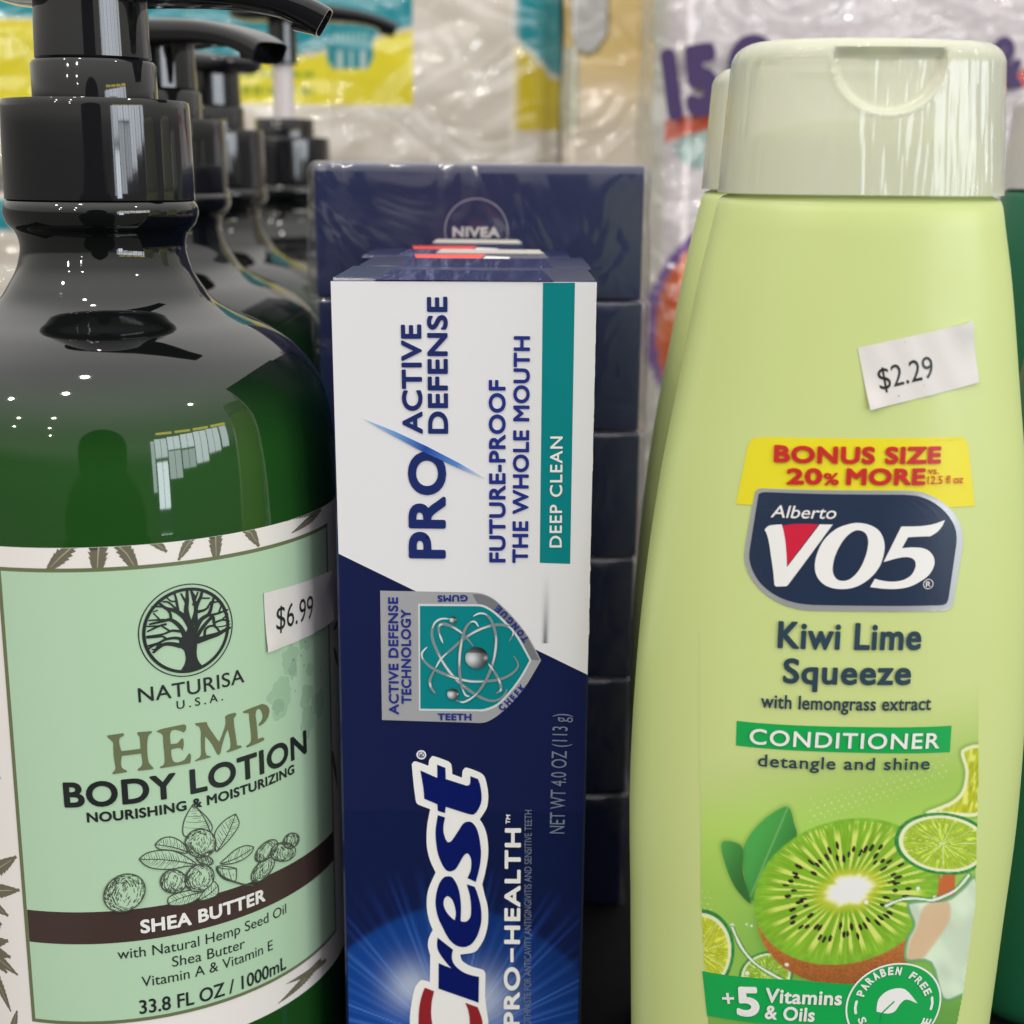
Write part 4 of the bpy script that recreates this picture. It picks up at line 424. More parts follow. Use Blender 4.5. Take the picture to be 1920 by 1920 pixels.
COND_VO5=[[[(-17.22,149.02),(-17.11,149.18),(-16.95,149.41),(-16.73,149.65),(-16.43,149.84),(-15.96,149.96),(-15.36,150.06),(-14.78,150.12),(-14.38,150.17),(-14.29,149.88),(-14.16,149.47),(-14.02,148.98),(-13.89,148.45),(-13.77,147.88),(-13.66,147.25),(-13.56,146.57),(-13.46,145.85),(-13.37,145.0),(-13.29,144.05),(-13.22,143.18),(-13.17,142.57),(-7.92,150.4),(-5.71,150.41),(-12.86,139.39),(-12.89,139.35),(-12.91,139.28),(-12.99,139.21),(-13.17,139.15),(-13.53,139.11),(-14.02,139.06),(-14.51,139.03),(-14.84,139.0),(-15.16,139.27),(-15.21,139.71),(-15.29,140.34),(-15.38,141.06),(-15.48,141.79),(-15.6,142.54),(-15.74,143.34),(-15.89,144.12),(-16.02,144.84),(-16.13,145.45),(-16.22,146.02),(-16.32,146.53),(-16.42,147.0),(-16.53,147.45),(-16.66,147.85),(-16.78,148.21),(-16.89,148.5),(-16.99,148.71),(-17.09,148.86),(-17.17,148.95)]],[[(-1.17,150.77),(-0.64,150.72),(-0.07,150.63),(0.48,150.49),(0.98,150.31),(1.43,150.1),(1.84,149.85),(2.21,149.57),(2.54,149.24),(2.81,148.85),(3.05,148.42),(3.24,147.97),(3.39,147.5),(3.48,147.04),(3.54,146.56),(3.54,146.06),(3.5,145.53),(3.42,144.95),(3.29,144.33),(3.12,143.7),(2.9,143.12),(2.62,142.58),(2.29,142.07),(1.92,141.59),(1.51,141.13),(1.05,140.69),(0.54,140.27),(0.0,139.89),(-0.55,139.57),(-1.11,139.33),(-1.69,139.14),(-2.28,139.01),(-2.87,138.93),(-3.47,138.89),(-4.08,138.91),(-4.68,138.97),(-5.23,139.07),(-5.72,139.22),(-6.18,139.41),(-6.59,139.64),(-6.97,139.92),(-7.32,140.24),(-7.63,140.61),(-7.9,141.01),(-8.11,141.43),(-8.26,141.89),(-8.36,142.38),(-8.41,142.88),(-8.42,143.4),(-8.38,143.94),(-8.29,144.49),(-8.16,145.05),(-8.0,145.61),(-7.8,146.17),(-7.56,146.74),(-7.28,147.29),(-6.95,147.82),(-6.55,148.31),(-6.11,148.79),(-5.63,149.22),(-5.14,149.59),(-4.63,149.89),(-4.11,150.13),(-3.58,150.33),(-3.07,150.49),(-2.59,150.62),(-2.12,150.71),(-1.66,150.77)],[(-1.21,149.47),(-0.9,149.43),(-0.57,149.34),(-0.27,149.19),(-0.01,149.0),(0.2,148.75),(0.38,148.44),(0.51,148.09),(0.6,147.7),(0.64,147.26),(0.62,146.77),(0.58,146.26),(0.5,145.73),(0.39,145.19),(0.24,144.62),(0.07,144.06),(-0.13,143.54),(-0.34,143.05),(-0.57,142.59),(-0.83,142.16),(-1.1,141.77),(-1.38,141.43),(-1.69,141.12),(-2.01,140.86),(-2.32,140.66),(-2.64,140.51),(-2.96,140.42),(-3.28,140.37),(-3.59,140.38),(-3.88,140.42),(-4.18,140.51),(-4.45,140.65),(-4.68,140.84),(-4.88,141.1),(-5.06,141.41),(-5.19,141.76),(-5.28,142.16),(-5.32,142.6),(-5.3,143.1),(-5.25,143.62),(-5.17,144.13),(-5.06,144.63),(-4.9,145.14),(-4.73,145.63),(-4.53,146.11),(-4.32,146.58),(-4.08,147.04),(-3.83,147.48),(-3.56,147.87),(-3.28,148.23),(-2.97,148.57),(-2.66,148.85),(-2.35,149.09),(-2.06,149.26),(-1.78,149.38),(-1.49,149.45)]],[[(6.23,150.16),(6.81,150.17),(7.64,150.17),(8.56,150.18),(9.36,150.21),(10.02,150.25),(10.62,150.31),(11.19,150.39),(11.76,150.5),(12.36,150.66),(12.99,150.87),(13.54,151.07),(13.93,151.2),(13.87,151.03),(13.79,150.78),(13.68,150.51),(13.55,150.23),(13.39,149.97),(13.2,149.69),(12.98,149.42),(12.73,149.17),(12.41,148.93),(12.04,148.7),(11.7,148.51),(11.46,148.37),(11.1,148.37),(10.59,148.37),(10.02,148.37),(9.48,148.36),(8.95,148.34),(8.39,148.31),(7.88,148.28),(7.53,148.26),(6.58,146.3),(6.92,146.34),(7.41,146.39),(7.97,146.44),(8.52,146.45),(9.07,146.42),(9.65,146.38),(10.22,146.3),(10.72,146.15),(11.15,145.94),(11.53,145.67),(11.86,145.36),(12.12,145.03),(12.33,144.68),(12.47,144.3),(12.55,143.9),(12.56,143.49),(12.49,143.05),(12.35,142.6),(12.15,142.15),(11.9,141.74),(11.61,141.38),(11.26,141.05),(10.87,140.75),(10.44,140.45),(9.96,140.15),(9.43,139.85),(8.88,139.59),(8.31,139.37),(7.74,139.22),(7.15,139.11),(6.54,139.04),(5.95,138.99),(5.35,138.97),(4.74,138.98),(4.15,139.01),(3.57,139.05),(2.96,139.11),(2.33,139.19),(1.78,139.27),(1.4,139.32),(2.17,140.81),(2.4,140.75),(2.72,140.66),(3.09,140.56),(3.48,140.48),(3.88,140.42),(4.31,140.36),(4.76,140.32),(5.22,140.31),(5.7,140.33),(6.2,140.38),(6.69,140.46),(7.15,140.59),(7.57,140.78),(7.96,141.01),(8.32,141.27),(8.61,141.57),(8.84,141.93),(9.02,142.33),(9.15,142.74),(9.21,143.11),(9.21,143.43),(9.15,143.72),(9.04,143.99),(8.88,144.21),(8.67,144.39),(8.41,144.53),(8.1,144.64),(7.76,144.7),(7.39,144.72),(6.99,144.7),(6.54,144.65),(6.04,144.55),(5.4,144.4),(4.66,144.18),(3.97,143.97),(3.5,143.83)]]]
COND_V_RED=[(-14.26,149.92),(-14.04,149.98),(-13.73,150.07),(-13.35,150.16),(-12.93,150.24),(-12.48,150.3),(-11.98,150.36),(-11.43,150.4),(-10.85,150.43),(-10.16,150.44),(-9.38,150.43),(-8.67,150.41),(-8.17,150.4),(-13.16,142.79),(-13.21,143.27),(-13.27,143.94),(-13.35,144.7),(-13.42,145.42),(-13.5,146.08),(-13.58,146.76),(-13.67,147.42),(-13.77,148.02),(-13.89,148.59),(-14.04,149.13),(-14.17,149.59)]
COND_REG=(11.7,139.81,1.0)
COND_YELLOW=[(-22.14,153.2),(-20.5,163.62),(-20.36,163.93),(-20.16,164.36),(-19.88,164.72),(-19.57,164.92),(-19.19,165.05),(-18.58,165.16),(-17.51,165.28),(-16.22,165.37),(-15.28,165.42),(14.38,165.72),(14.89,165.71),(15.61,165.7),(16.24,165.59),(16.66,165.38),(16.98,165.09),(17.24,164.68),(17.47,164.04),(17.64,163.28),(17.76,162.74),(19.44,153.44)]
COND_BANNER=[(-20.57,113.55),(18.0,113.24),(18.09,108.18),(-20.52,108.85)]
COND_SEAL=(11.45,56.96,9.11)
COND_SEAL_LEAF=[(8.08,56.06),(8.08,56.54),(8.07,57.23),(8.11,57.98),(8.27,58.63),(8.57,59.19),(8.98,59.72),(9.48,60.17),(10.05,60.5),(10.73,60.74),(11.52,60.89),(12.35,60.88),(13.13,60.63),(13.92,59.97),(14.73,58.99),(15.45,57.99),(15.96,57.31),(15.53,57.54),(14.9,57.89),(14.24,58.21),(13.7,58.36),(13.35,58.32),(13.07,58.14),(12.84,57.88),(12.6,57.58),(12.34,57.2),(12.1,56.73),(11.85,56.27),(11.56,55.93),(11.22,55.72),(10.86,55.61),(10.46,55.57),(10.04,55.57),(9.53,55.64),(8.96,55.8),(8.44,55.96)]
COND_GREENBAND=[(-24.56,62.27),(-8.66,62.6),(5.39,61.69),(6.12,51.5),(-6.1,52.88),(-23.31,52.99)]
ART=[[(-27.81,129.57),(-21.9,130.5),(-15.9,131.05),(-9.82,131.35),(-3.66,131.49),(2.55,131.55),(8.82,131.54),(15.27,131.36),(22.08,130.88)],[(-27.62,123.28),(-21.67,124.25),(-15.63,124.8),(-9.51,125.11),(-3.31,125.25),(2.93,125.31),(9.25,125.29),(15.74,125.08),(22.6,124.54)],[(-27.43,116.94),(-21.43,117.93),(-15.35,118.5),(-9.19,118.81),(-2.96,118.95),(3.32,119.01),(9.67,118.97),(16.21,118.73),(23.14,118.12)],[(-27.22,110.53),(-21.18,111.54),(-15.06,112.13),(-8.87,112.45),(-2.6,112.58),(3.72,112.64),(10.11,112.59),(16.69,112.31),(23.68,111.63)],[(-27.0,103.99),(-20.92,105.05),(-14.76,105.66),(-8.53,105.98),(-2.22,106.12),(4.13,106.17),(10.57,106.1),(17.21,105.78),(24.28,104.99)],[(-26.77,97.39),(-20.65,98.48),(-14.45,99.11),(-8.18,99.43),(-1.83,99.57),(4.56,99.61),(11.04,99.52),(17.74,99.15),(24.9,98.26)],[(-26.53,90.71),(-20.37,91.84),(-14.14,92.48),(-7.82,92.82),(-1.44,92.95),(5.0,92.99),(11.53,92.87),(18.28,92.45),(25.54,91.42)],[(-26.27,83.88),(-20.08,85.08),(-13.81,85.75),(-7.45,86.09),(-1.02,86.22),(5.45,86.25),(12.03,86.1),(18.86,85.61),(26.25,84.4)],[(-26.0,76.94),(-19.77,78.19),(-13.45,78.89),(-7.05,79.23),(-0.58,79.36),(5.94,79.38),(12.58,79.2),(19.49,78.61),(27.04,77.18)],[(-25.73,69.91),(-19.46,71.22),(-13.1,71.94),(-6.65,72.29),(-0.13,72.41),(6.43,72.42),(13.13,72.2),(20.13,71.51),(27.86,69.79)],[(-25.45,62.78),(-19.13,64.16),(-12.73,64.9),(-6.24,65.25),(0.32,65.37),(6.94,65.37),(13.7,65.09),(20.79,64.28),(28.75,62.21)],[(-25.16,55.54),(-18.8,56.97),(-12.35,57.73),(-5.81,58.09),(0.8,58.2),(7.47,58.18),(14.3,57.84),(21.49,56.9),(29.71,54.36)],[(-24.86,48.21),(-18.46,49.69),(-11.97,50.47),(-5.38,50.82),(1.28,50.92),(8.0,50.88),(14.91,50.48),(22.21,49.38),(30.79,46.21)]]
COND_PRICE=[(-3.01,181.03),(16.52,185.49),(18.57,175.07),(-0.42,170.5)]
COND_PRICE_TEXT=[('$2.29',1.21,173.9,10.5,176.18,3.69,{'b': 0.0,'m': 'ink'})]
NIVEA_RING=(-0.7,194.54,8.24)
NIVEA_TEXT=[('NIVEA',-6.98,192.83,5.46,192.8,2.74,{'b': 0.13,'m': 'lightprint','sp': 1.06})]

MM = 0.001


# ------------------------------------------------------------------ mesh builder
class MB:
    def __init__(self):
        self.v, self.f, self.m, self.c, self.mats = [], [], [], [], []
        self.k = 0

    def slot(self, m):
        if m not in self.mats:
            self.mats.append(m)
        return self.mats.index(m)

    def face(self, idx, m):
        self.f.append(idx)
        self.m.append(self.slot(m))

    def add(self, pts, faces, m, cols=None):
        o = len(self.v)
        self.v.extend(pts)
        if cols is not None:
            self.c.extend(cols)
        s = self.slot(m)
        for f in faces:
            self.f.append(tuple(i + o for i in f))
            self.m.append(s)

    def jit(self):
        self.k += 1
        return (self.k % 97) * 0.0005

    def build(self, name, parent=None, smooth=False, auto=None):
        me = bpy.data.meshes.new(name)
        me.from_pydata([(x * MM, y * MM, z * MM) for x, y, z in self.v], [], self.f)
        for m in self.mats:
            me.materials.append(M[m])
        me.polygons.foreach_set('material_index', self.m)
        if smooth:
            me.polygons.foreach_set('use_smooth', [True] * len(self.f))
        if self.c:
            a = me.color_attributes.new('Col', 'FLOAT_COLOR', 'POINT')
            arr = np.ones((len(self.v), 4), dtype=np.float32)
            arr[:, :3] = np.array(self.c, dtype=np.float32)
            a.data.foreach_set('color', arr.ravel())
        me.update()
        if smooth and auto:
            me.set_sharp_from_angle(angle=math.radians(auto))
        o = bpy.data.objects.new(name, me)
        COL.objects.link(o)
        if parent:
            o.parent = parent
        return o


def thing(name, label, cat, loc, group=None, rz=0.0):
    o = bpy.data.objects.new(name, None)
    o.empty_display_size = 0.02
    o.location = loc
    o.rotation_euler.z = rz
    o['label'] = label
    o['category'] = cat
    if group:
        o['group'] = group
    COL.objects.link(o)
    return o


def copy_thing(root, loc, label, rz=0.0, skip=()):
    def cp(o, parent):
        c = o.copy()
        COL.objects.link(c)
        c.parent = parent
        for ch in o.children:
            cp(ch, c)
        return c
    r = root.copy()
    COL.objects.link(r)
    r.location = loc
    r.rotation_euler.z = rz
    r['label'] = label
    for ch in root.children:
        if ch.name.split('.')[0] not in skip:
            cp(ch, r)
    return r


# ------------------------------------------------------------------ flat print -> surface
BR = 47.0
PH0 = math.radians(31.0)


def on_bottle(u, v, h):
    a = PH0 + u / BR
    return ((BR + h) * math.sin(a), -(BR + h) * math.cos(a), v)


def on_flat(u, v, h):
    return (u, -h, v)


PROF = [(0, 31, 17.5), (4, 34, 20), (20, 35.0, 21), (38.9, 35.8, 21.6), (65.6, 36.7, 22.2), (88.9, 37.5, 22.5), (111.3, 37.1, 22.3),
        (132.9, 35.8, 21.8), (153.8, 33.5, 21.0), (172, 30.6, 20.2), (191, 27.5, 19.4), (203, 25.0, 18.8), (206, 24.6, 18.6)]
PZ = [p[0] for p in PROF]


def hermite(z, k):
    """smooth profile through PROF"""
    ys = [p[k] for p in PROF]
    i = max(0, min(len(PZ) - 2, int(np.searchsorted(PZ, z)) - 1))

    def slope(j):
        if j == 0:
            return (ys[1] - ys[0]) / (PZ[1] - PZ[0])
        if j == len(PZ) - 1:
            return (ys[-1] - ys[-2]) / (PZ[-1] - PZ[-2])
        return (ys[j + 1] - ys[j - 1]) / (PZ[j + 1] - PZ[j - 1])
    d = PZ[i + 1] - PZ[i]
    t = min(max((z - PZ[i]) / d, 0), 1)
    return ((2 * t ** 3 - 3 * t * t + 1) * ys[i] + (t ** 3 - 2 * t * t + t) * d * slope(i)
            + (-2 * t ** 3 + 3 * t * t) * ys[i + 1] + (t ** 3 - t * t) * d * slope(i + 1))


SUPER = 2.6


def on_cond(u, v, h):
    hw, hd = hermite(v, 1), hermite(v, 2)
    t = min(abs(u) / hw, 0.9999)
    y = hd * (1 - t ** SUPER) ** (1 / SUPER)
    ny = max((1 - t ** SUPER), 1e-3) ** (1 - 1 / SUPER)
    nx = t ** (SUPER - 1) * hd / hw
    q = math.hypot(nx, ny)
    return (u + math.copysign(h * nx / q, u), -(y + h * ny / q), v)


def split(tri, L, out):
    (a, b, c) = tri
    e = [(abs(a[0] - b[0]), a, b, c), (abs(b[0] - c[0]), b, c, a), (abs(c[0] - a[0]), c, a, b)]
    m, p, q, r = max(e, key=lambda x: x[0])
    if m <= L:
        out.append(tri)
        return
    mid = ((p[0] + q[0]) / 2, (p[1] + q[1]) / 2)
    split((p, mid, r), L, out)
    split((mid, q, r), L, out)


def split2(tri, L, out):
    (a, b, c) = tri

    def d(p, q):
        return math.hypot(p[0] - q[0], p[1] - q[1])
    e = [(d(a, b), a, b, c), (d(b, c), b, c, a), (d(c, a), c, a, b)]
    m, p, q, r = max(e, key=lambda x: x[0])
    if m <= L:
        out.append(tri)
        return
    mid = ((p[0] + q[0]) / 2, (p[1] + q[1]) / 2)
    split2((p, mid, r), L, out)
    split2((mid, q, r), L, out)


def lay(mb, tris, surf, h, m, L=2.5):
    """put flat triangles (mm) on a surface, h mm above it"""
    if surf is not on_flat:
        cut = []
        f = split if surf is on_bottle else split2
        for t in tris:
            f(t, L, cut)
        tris = cut
    idx, pts, faces = {}, [], []
    for t in tris:
        (a, b, c) = t
        if (b[0] - a[0]) * (c[1] - a[1]) - (b[1] - a[1]) * (c[0] - a[0]) < 0:
            t = (a, c, b)
        fc = []
        for p in t:
            k = (round(p[0], 4), round(p[1], 4))
            if k not in idx:
                idx[k] = len(pts)
                pts.append(surf(p[0], p[1], h))
            fc.append(idx[k])
        if len(set(fc)) == 3:
            faces.append(tuple(fc))
    mb.add(pts, faces, m)


def poly(mb, loops, surf, h, m, L=2.5):
    if not isinstance(loops[0][0], (list, tuple)):
        loops = [loops]
    flat = [p for lp in loops for p in lp]
    tri = tessellate_polygon([[Vector((p[0], p[1], 0)) for p in lp] for lp in loops])
    lay(mb, [tuple(flat[i] for i in t) for t in tri], surf, h, m, L)


def stroke(mb, pts, w0, w1, surf, h, m, caps=True, taper=False):
    n = len(pts)
    for i in range(n - 1):
        (x0, y0), (x1, y1) = pts[i], pts[i + 1]
        d = math.hypot(x1 - x0, y1 - y0)
        if d < 1e-6:
            continue

        def wid(t):
            w = w0 + (w1 - w0) * t
            if taper:
                w *= max(0.12, math.sin(math.pi * (0.04 + 0.92 * t))) ** 0.6
            return w / 2
        a, b = wid(i / (n - 1)), wid((i + 1) / (n - 1))
        nx, ny = -(y1 - y0) / d, (x1 - x0) / d
        q = [(x0 + nx * a, y0 + ny * a), (x0 - nx * a, y0 - ny * a), (x1 - nx * b, y1 - ny * b), (x1 + nx * b, y1 + ny * b)]
        hh = h + mb.jit()
        mb.add([surf(p[0], p[1], hh) for p in q], [(0, 1, 2, 3)], m)
        if caps and (i > 0 or not taper):
            disc(mb, x0, y0, a, surf, h + mb.jit(), m, 7)
    if caps and not taper:
        disc(mb, pts[-1][0], pts[-1][1], w1 / 2, surf, h + mb.jit(), m, 7)


def disc(mb, x, y, r, surf, h, m, n=28, cols=None):
    ring = [(x + r * math.cos(2 * math.pi * k / n), y + r * math.sin(2 * math.pi * k / n)) for k in range(n)]
    if r > 1.5 and surf is not on_flat:
        poly(mb, [ring], surf, h, m, 1.5)
        return
    mb.add([surf(p[0], p[1], h) for p in ring], [tuple(range(n))], m)


def ring(mb, x, y, r, w, surf, h, m, n=72):
    pts = []
    for k in range(n):
        a = 2 * math.pi * k / n
        pts.append((x + (r - w / 2) * math.cos(a), y + (r - w / 2) * math.sin(a)))
        pts.append((x + (r + w / 2) * math.cos(a), y + (r + w / 2) * math.sin(a)))
    mb.add([surf(p[0], p[1], h) for p in pts], [(2 * k, 2 * k + 1, (2 * k + 3) % (2 * n), (2 * k + 2) % (2 * n)) for k in range(n)], m)


# ------------------------------------------------------------------ lettering (built-in font turned into mesh)
_font = {}


def glyphs(s, sp):
    key = (s, sp)
    if key not in _font:
        cu = bpy.data.curves.new('text', 'FONT')
        cu.body = s
        cu.space_character = sp
        cu.resolution_u = 5
        o = bpy.data.objects.new('text', cu)
        COL.objects.link(o)
        bpy.context.view_layer.update()
        me = bpy.data.meshes.new_from_object(o.evaluated_get(bpy.context.evaluated_depsgraph_get()))
        v = [(p.co.x, p.co.y) for p in me.vertices]
        tris = []
        cnt = {}
        for p in me.polygons:
            i = list(p.vertices)
            for k in range(1, len(i) - 1):
                tris.append((i[0], i[k], i[k + 1]))
            for k in range(len(i)):
                e = tuple(sorted((i[k], i[(k + 1) % len(i)])))
                cnt[e] = cnt.get(e, 0) + 1
        edges = [e for e, c in cnt.items() if c == 1]
        bpy.data.objects.remove(o)
        bpy.data.curves.remove(cu)
        bpy.data.meshes.remove(me)
        _font[key] = (v, tris, edges)
    return _font[key]


CAPH = max(p[1] for p in glyphs('H', 1.0)[0])


def text(mb, spec, surf, h, du=0.0, dv=0.0):
    s, u0, v0, u1, v1, hh, k = spec
    v, tris, edges = glyphs(s, k.get('sp', 1.0))
    b = k.get('b', 0.0) * hh
    sh = k.get('sh', 0.0)
    v = [(x + sh * y, y) for x, y in v]
    x0, x1 = min(p[0] for p in v), max(p[0] for p in v)
    if s in ('+',):
        y0 = min(p[1] for p in v)
        top = max(p[1] for p in v)
    else:
        y0, top = 0.0, CAPH
    L = math.hypot(u1 - u0, v1 - v0)
    ex, ey = (u1 - u0) / L, (v1 - v0) / L
    sx, sy = (L - b) / (x1 - x0), (hh - b) / (top - y0)

    def put(x, y):
        a, c = (x - x0) * sx + b / 2, (y - y0) * sy + b / 2
        return (u0 + du + ex * a - ey * c, v0 + dv + ey * a + ex * c)
    P = [put(*p) for p in v]
    m = k['m']
    lay(mb, [tuple(P[i] for i in t) for t in tris], surf, h, m)
    if b:
        for i, j in edges:
            stroke(mb, [P[i], P[j]], b, b, surf, h + 0.004, m, caps=False)
        for i in {i for e in edges for i in e}:
            disc(mb, P[i][0], P[i][1], b / 2, surf, h + 0.004 + mb.jit(), m, 6)


# ------------------------------------------------------------------ solids
def lathe(mb, prof, m, n=72, cx=0.0, cy=0.0, close=True):
    o = len(mb.v)
    for r, z in prof:
        for k in range(n):
            a = 2 * math.pi * k / n
            mb.v.append((cx + r * math.cos(a), cy + r * math.sin(a), z))
    for i in range(len(prof) - 1):
        for k in range(n):
            q = (k + 1) % n
            mb.face((o + i * n + k, o + i * n + q, o + (i + 1) * n + q, o + (i + 1) * n + k), m)
    if close:
        mb.face(tuple(o + k for k in reversed(range(n))), m)
        e = o + (len(prof) - 1) * n
        mb.face(tuple(e + k for k in range(n)), m)


def catmull(pts, n=6):
    out = []
    for i in range(len(pts) - 1):
        p1, p2 = np.array(pts[i]), np.array(pts[i + 1])
        p0 = np.array(pts[i - 1]) if i else p1
        p3 = np.array(pts[i + 2]) if i + 2 < len(pts) else p2
        for k in range(n):
            t = k / n
            out.append(tuple(.5 * (2 * p1 + (p2 - p0) * t + (2 * p0 - 5 * p1 + 4 * p2 - p3) * t * t + (3 * p1 - p0 - 3 * p2 + p3) * t ** 3)))
    out.append(tuple(pts[-1]))
    return out


def rbox(mb, x0, x1, y0, y1, z0, z1, b, m):
    """box with chamfered edges"""
    def rect(z, i):
        return [(x0 + i, y0 + b, z), (x0 + b, y0 + i, z), (x1 - b, y0 + i, z), (x1 - i, y0 + b, z), (x1 - i, y1 - b, z), (x1 - b, y1 - i, z), (x0 + b, y1 - i, z), (x0 + i, y1 - b, z)]
    rows = [rect(z0, b * 0.9), rect(z0 + b, 0), rect(z1 - b, 0), rect(z1, b * 0.9)]
    pts = [p for r in rows for p in r]
    f = [tuple(reversed(range(8))), tuple(range(24, 32))]
    for i in range(3):
        for k in range(8):
            f.append((i * 8 + k, i * 8 + (k + 1) % 8, i * 8 + 8 + (k + 1) % 8, i * 8 + 8 + k))
    mb.add(pts, f, m)


# ------------------------------------------------------------------ setting: the shelf
mb = MB()
rbox(mb, -420, 420, 190, 1000, -22, 0, 1.5, 'shelf')
s = mb.build('shelf')
s['kind'] = 'structure'


# ------------------------------------------------------------------ pump bottles of lotion
def pump(root, lift=0.0, yaw=0.0):
    p = MB()
    lathe(p, catmull([(16.2, 203.9), (18.4, 204.1), (18.75, 205.0), (18.35, 221.2), (17.8, 222.2), (17.0, 222.5), (12.5, 222.6)], 4), 'black', 96)
    col = p.build('pump_collar', root, True, 40)
    p = MB()
    lathe(p, [(12.2, 222.4), (12.2, 229.6), (11.8, 230.2), (8, 230.3)], 'black', 72)
    p.build('collar_step', root, True, 40)
    if lift:
        p = MB()
        lathe(p, [(4.2, 229), (4.2, 231 + lift)], 'stem', 32)
        p.build('pump_stem', root, True, 40)
        tube_r, z0 = 6.2, 230.6 + lift - 6
    else:
        tube_r, z0 = 11.3, 230.2
    p = MB()
    lathe(p, [(tube_r - .5, z0), (tube_r, z0 + .6), (tube_r - .4, 243 + lift)], 'black', 72)
    p.build('pump_tube', root, True, 40)
    # head with its beak
    p = MB()
    secs = [(-20.5, 4.0, 243.2, 244.2), (-19.5, 7.5, 242.3, 246.0), (-15, 10.6, 241.0, 246.4), (-8, 12.0, 240.8, 247.6), (0, 12.2, 240.8, 248.2), (8, 11.6, 240.9, 248.3), (16, 9.8, 241.0, 248.0),
            (24, 8.6, 240.9, 247.3), (31, 7.5, 240.4, 246.2), (38, 6.6, 239.1, 244.5), (44, 5.9, 237.2, 242.5), (47.5, 5.5, 235.6, 240.8)]
    secs = catmull(secs, 4)
    n = 20
    o = 0
    ca, sa = math.cos(yaw), math.sin(yaw)
    pts = []
    for x, w, a, b in secs:
        for k in range(n):
            t = 2 * math.pi * k / n
            cy, cz = math.cos(t), math.sin(t)
            y = w * math.copysign(abs(cy) ** .5, cy)
            z = (a + b) / 2 + (b - a) / 2 * math.copysign(abs(cz) ** .5, cz)
            xx = x + (z - b) * (0.6 * min(1, (x - 36) / 10) if x > 36 else 0)
            pts.append((xx * ca - y * sa, xx * sa + y * ca, z + lift))
    f = []
    for i in range(len(secs) - 1):
        for k in range(n):
            f.append((i * n + k, i * n + n + k, i * n + n + (k + 1) % n, i * n + (k + 1) % n))
    f.append(tuple(range(n)))
    p.add(pts, f, 'black')
    e = (len(secs) - 1) * n
    # hollow end of the beak
    tip = [pts[e + k] for k in range(n)]
    c = tuple(sum(q[i] for q in tip) / n for i in range(3))
    inner = [tuple(c[i] + (q[i] - c[i]) * .90 for i in range(3)) for q in tip]
    deep = [(q[0] - 5 * ca, q[1] - 5 * sa, q[2] + 1) for q in inner]
    o = len(p.v)
    p.add(tip + inner + deep, [(k, n + k, n + (k + 1) % n, (k + 1) % n) for k in range(n)] + [(n + k, 2 * n + k, 2 * n + (k + 1) % n, n + (k + 1) % n) for k in range(n)] + [tuple(range(2 * n, 3 * n))], 'black')
    p.build('pump_head', root, True, 50)


BOTTLE_PROF = [(0, 0.6), (30, 0.5), (42, 0.8), (45.6, 3), (46.8, 8), (47, 20), (47, 130), (46.8, 145), (45.9, 156.5), (43.9, 165.7), (39.0, 172.8), (32.4, 177.6), (25.8, 180.7), (21.5, 183.4),
               (19.2, 186.6), (17.6, 189.4), (16.9, 191.6), (16.5, 193.6), (16.6, 195.4), (17.3, 197.2), (18.6, 198.6), (19.3, 200.6), (19.1, 202.4), (18.0, 203.8), (16.4, 204.3), (15.6, 205.5)]


def leaflet(mb, x0, y0, x1, y1, w, clip, h, m='leafprint', vein=True):
    """serrated hemp leaflet from (x0,y0) to its tip"""
    L = math.hypot(x1 - x0, y1 - y0)
    ex, ey = (x1 - x0) / L, (y1 - y0) / L
    n = max(7, int(L / 0.9))
    side = []
    for k in range(n + 1):
        t = k / n
        g = math.sin(math.pi * (0.12 + 0.88 * t) ** 0.8) if t < 1 else 0
        a = w / 2 * max(g, 0)
        side.append((t * L - 0.35 * w * 0.3, a * 1.12))
        if k < n:
            side.append(((t + .75 / n) * L, a * 0.80))
    pts = [(x, y) for x, y in side] + [(x, -y) for x, y in reversed(side[:-1])]
    P = [(x0 + ex * a - ey * b, y0 + ey * a + ex * b) for a, b in pts]
    P = [(p[0], min(p[1], clip)) for p in P]
    poly(mb, [P], on_bottle, h, m)
    if vein:
        stroke(mb, [(x0 + ex * L * t, min(y0 + ey * L * t, clip)) for t in (0.1, .45, .8)], w * .10, w * .04, on_bottle, h + .02, 'leafvein', caps=False)


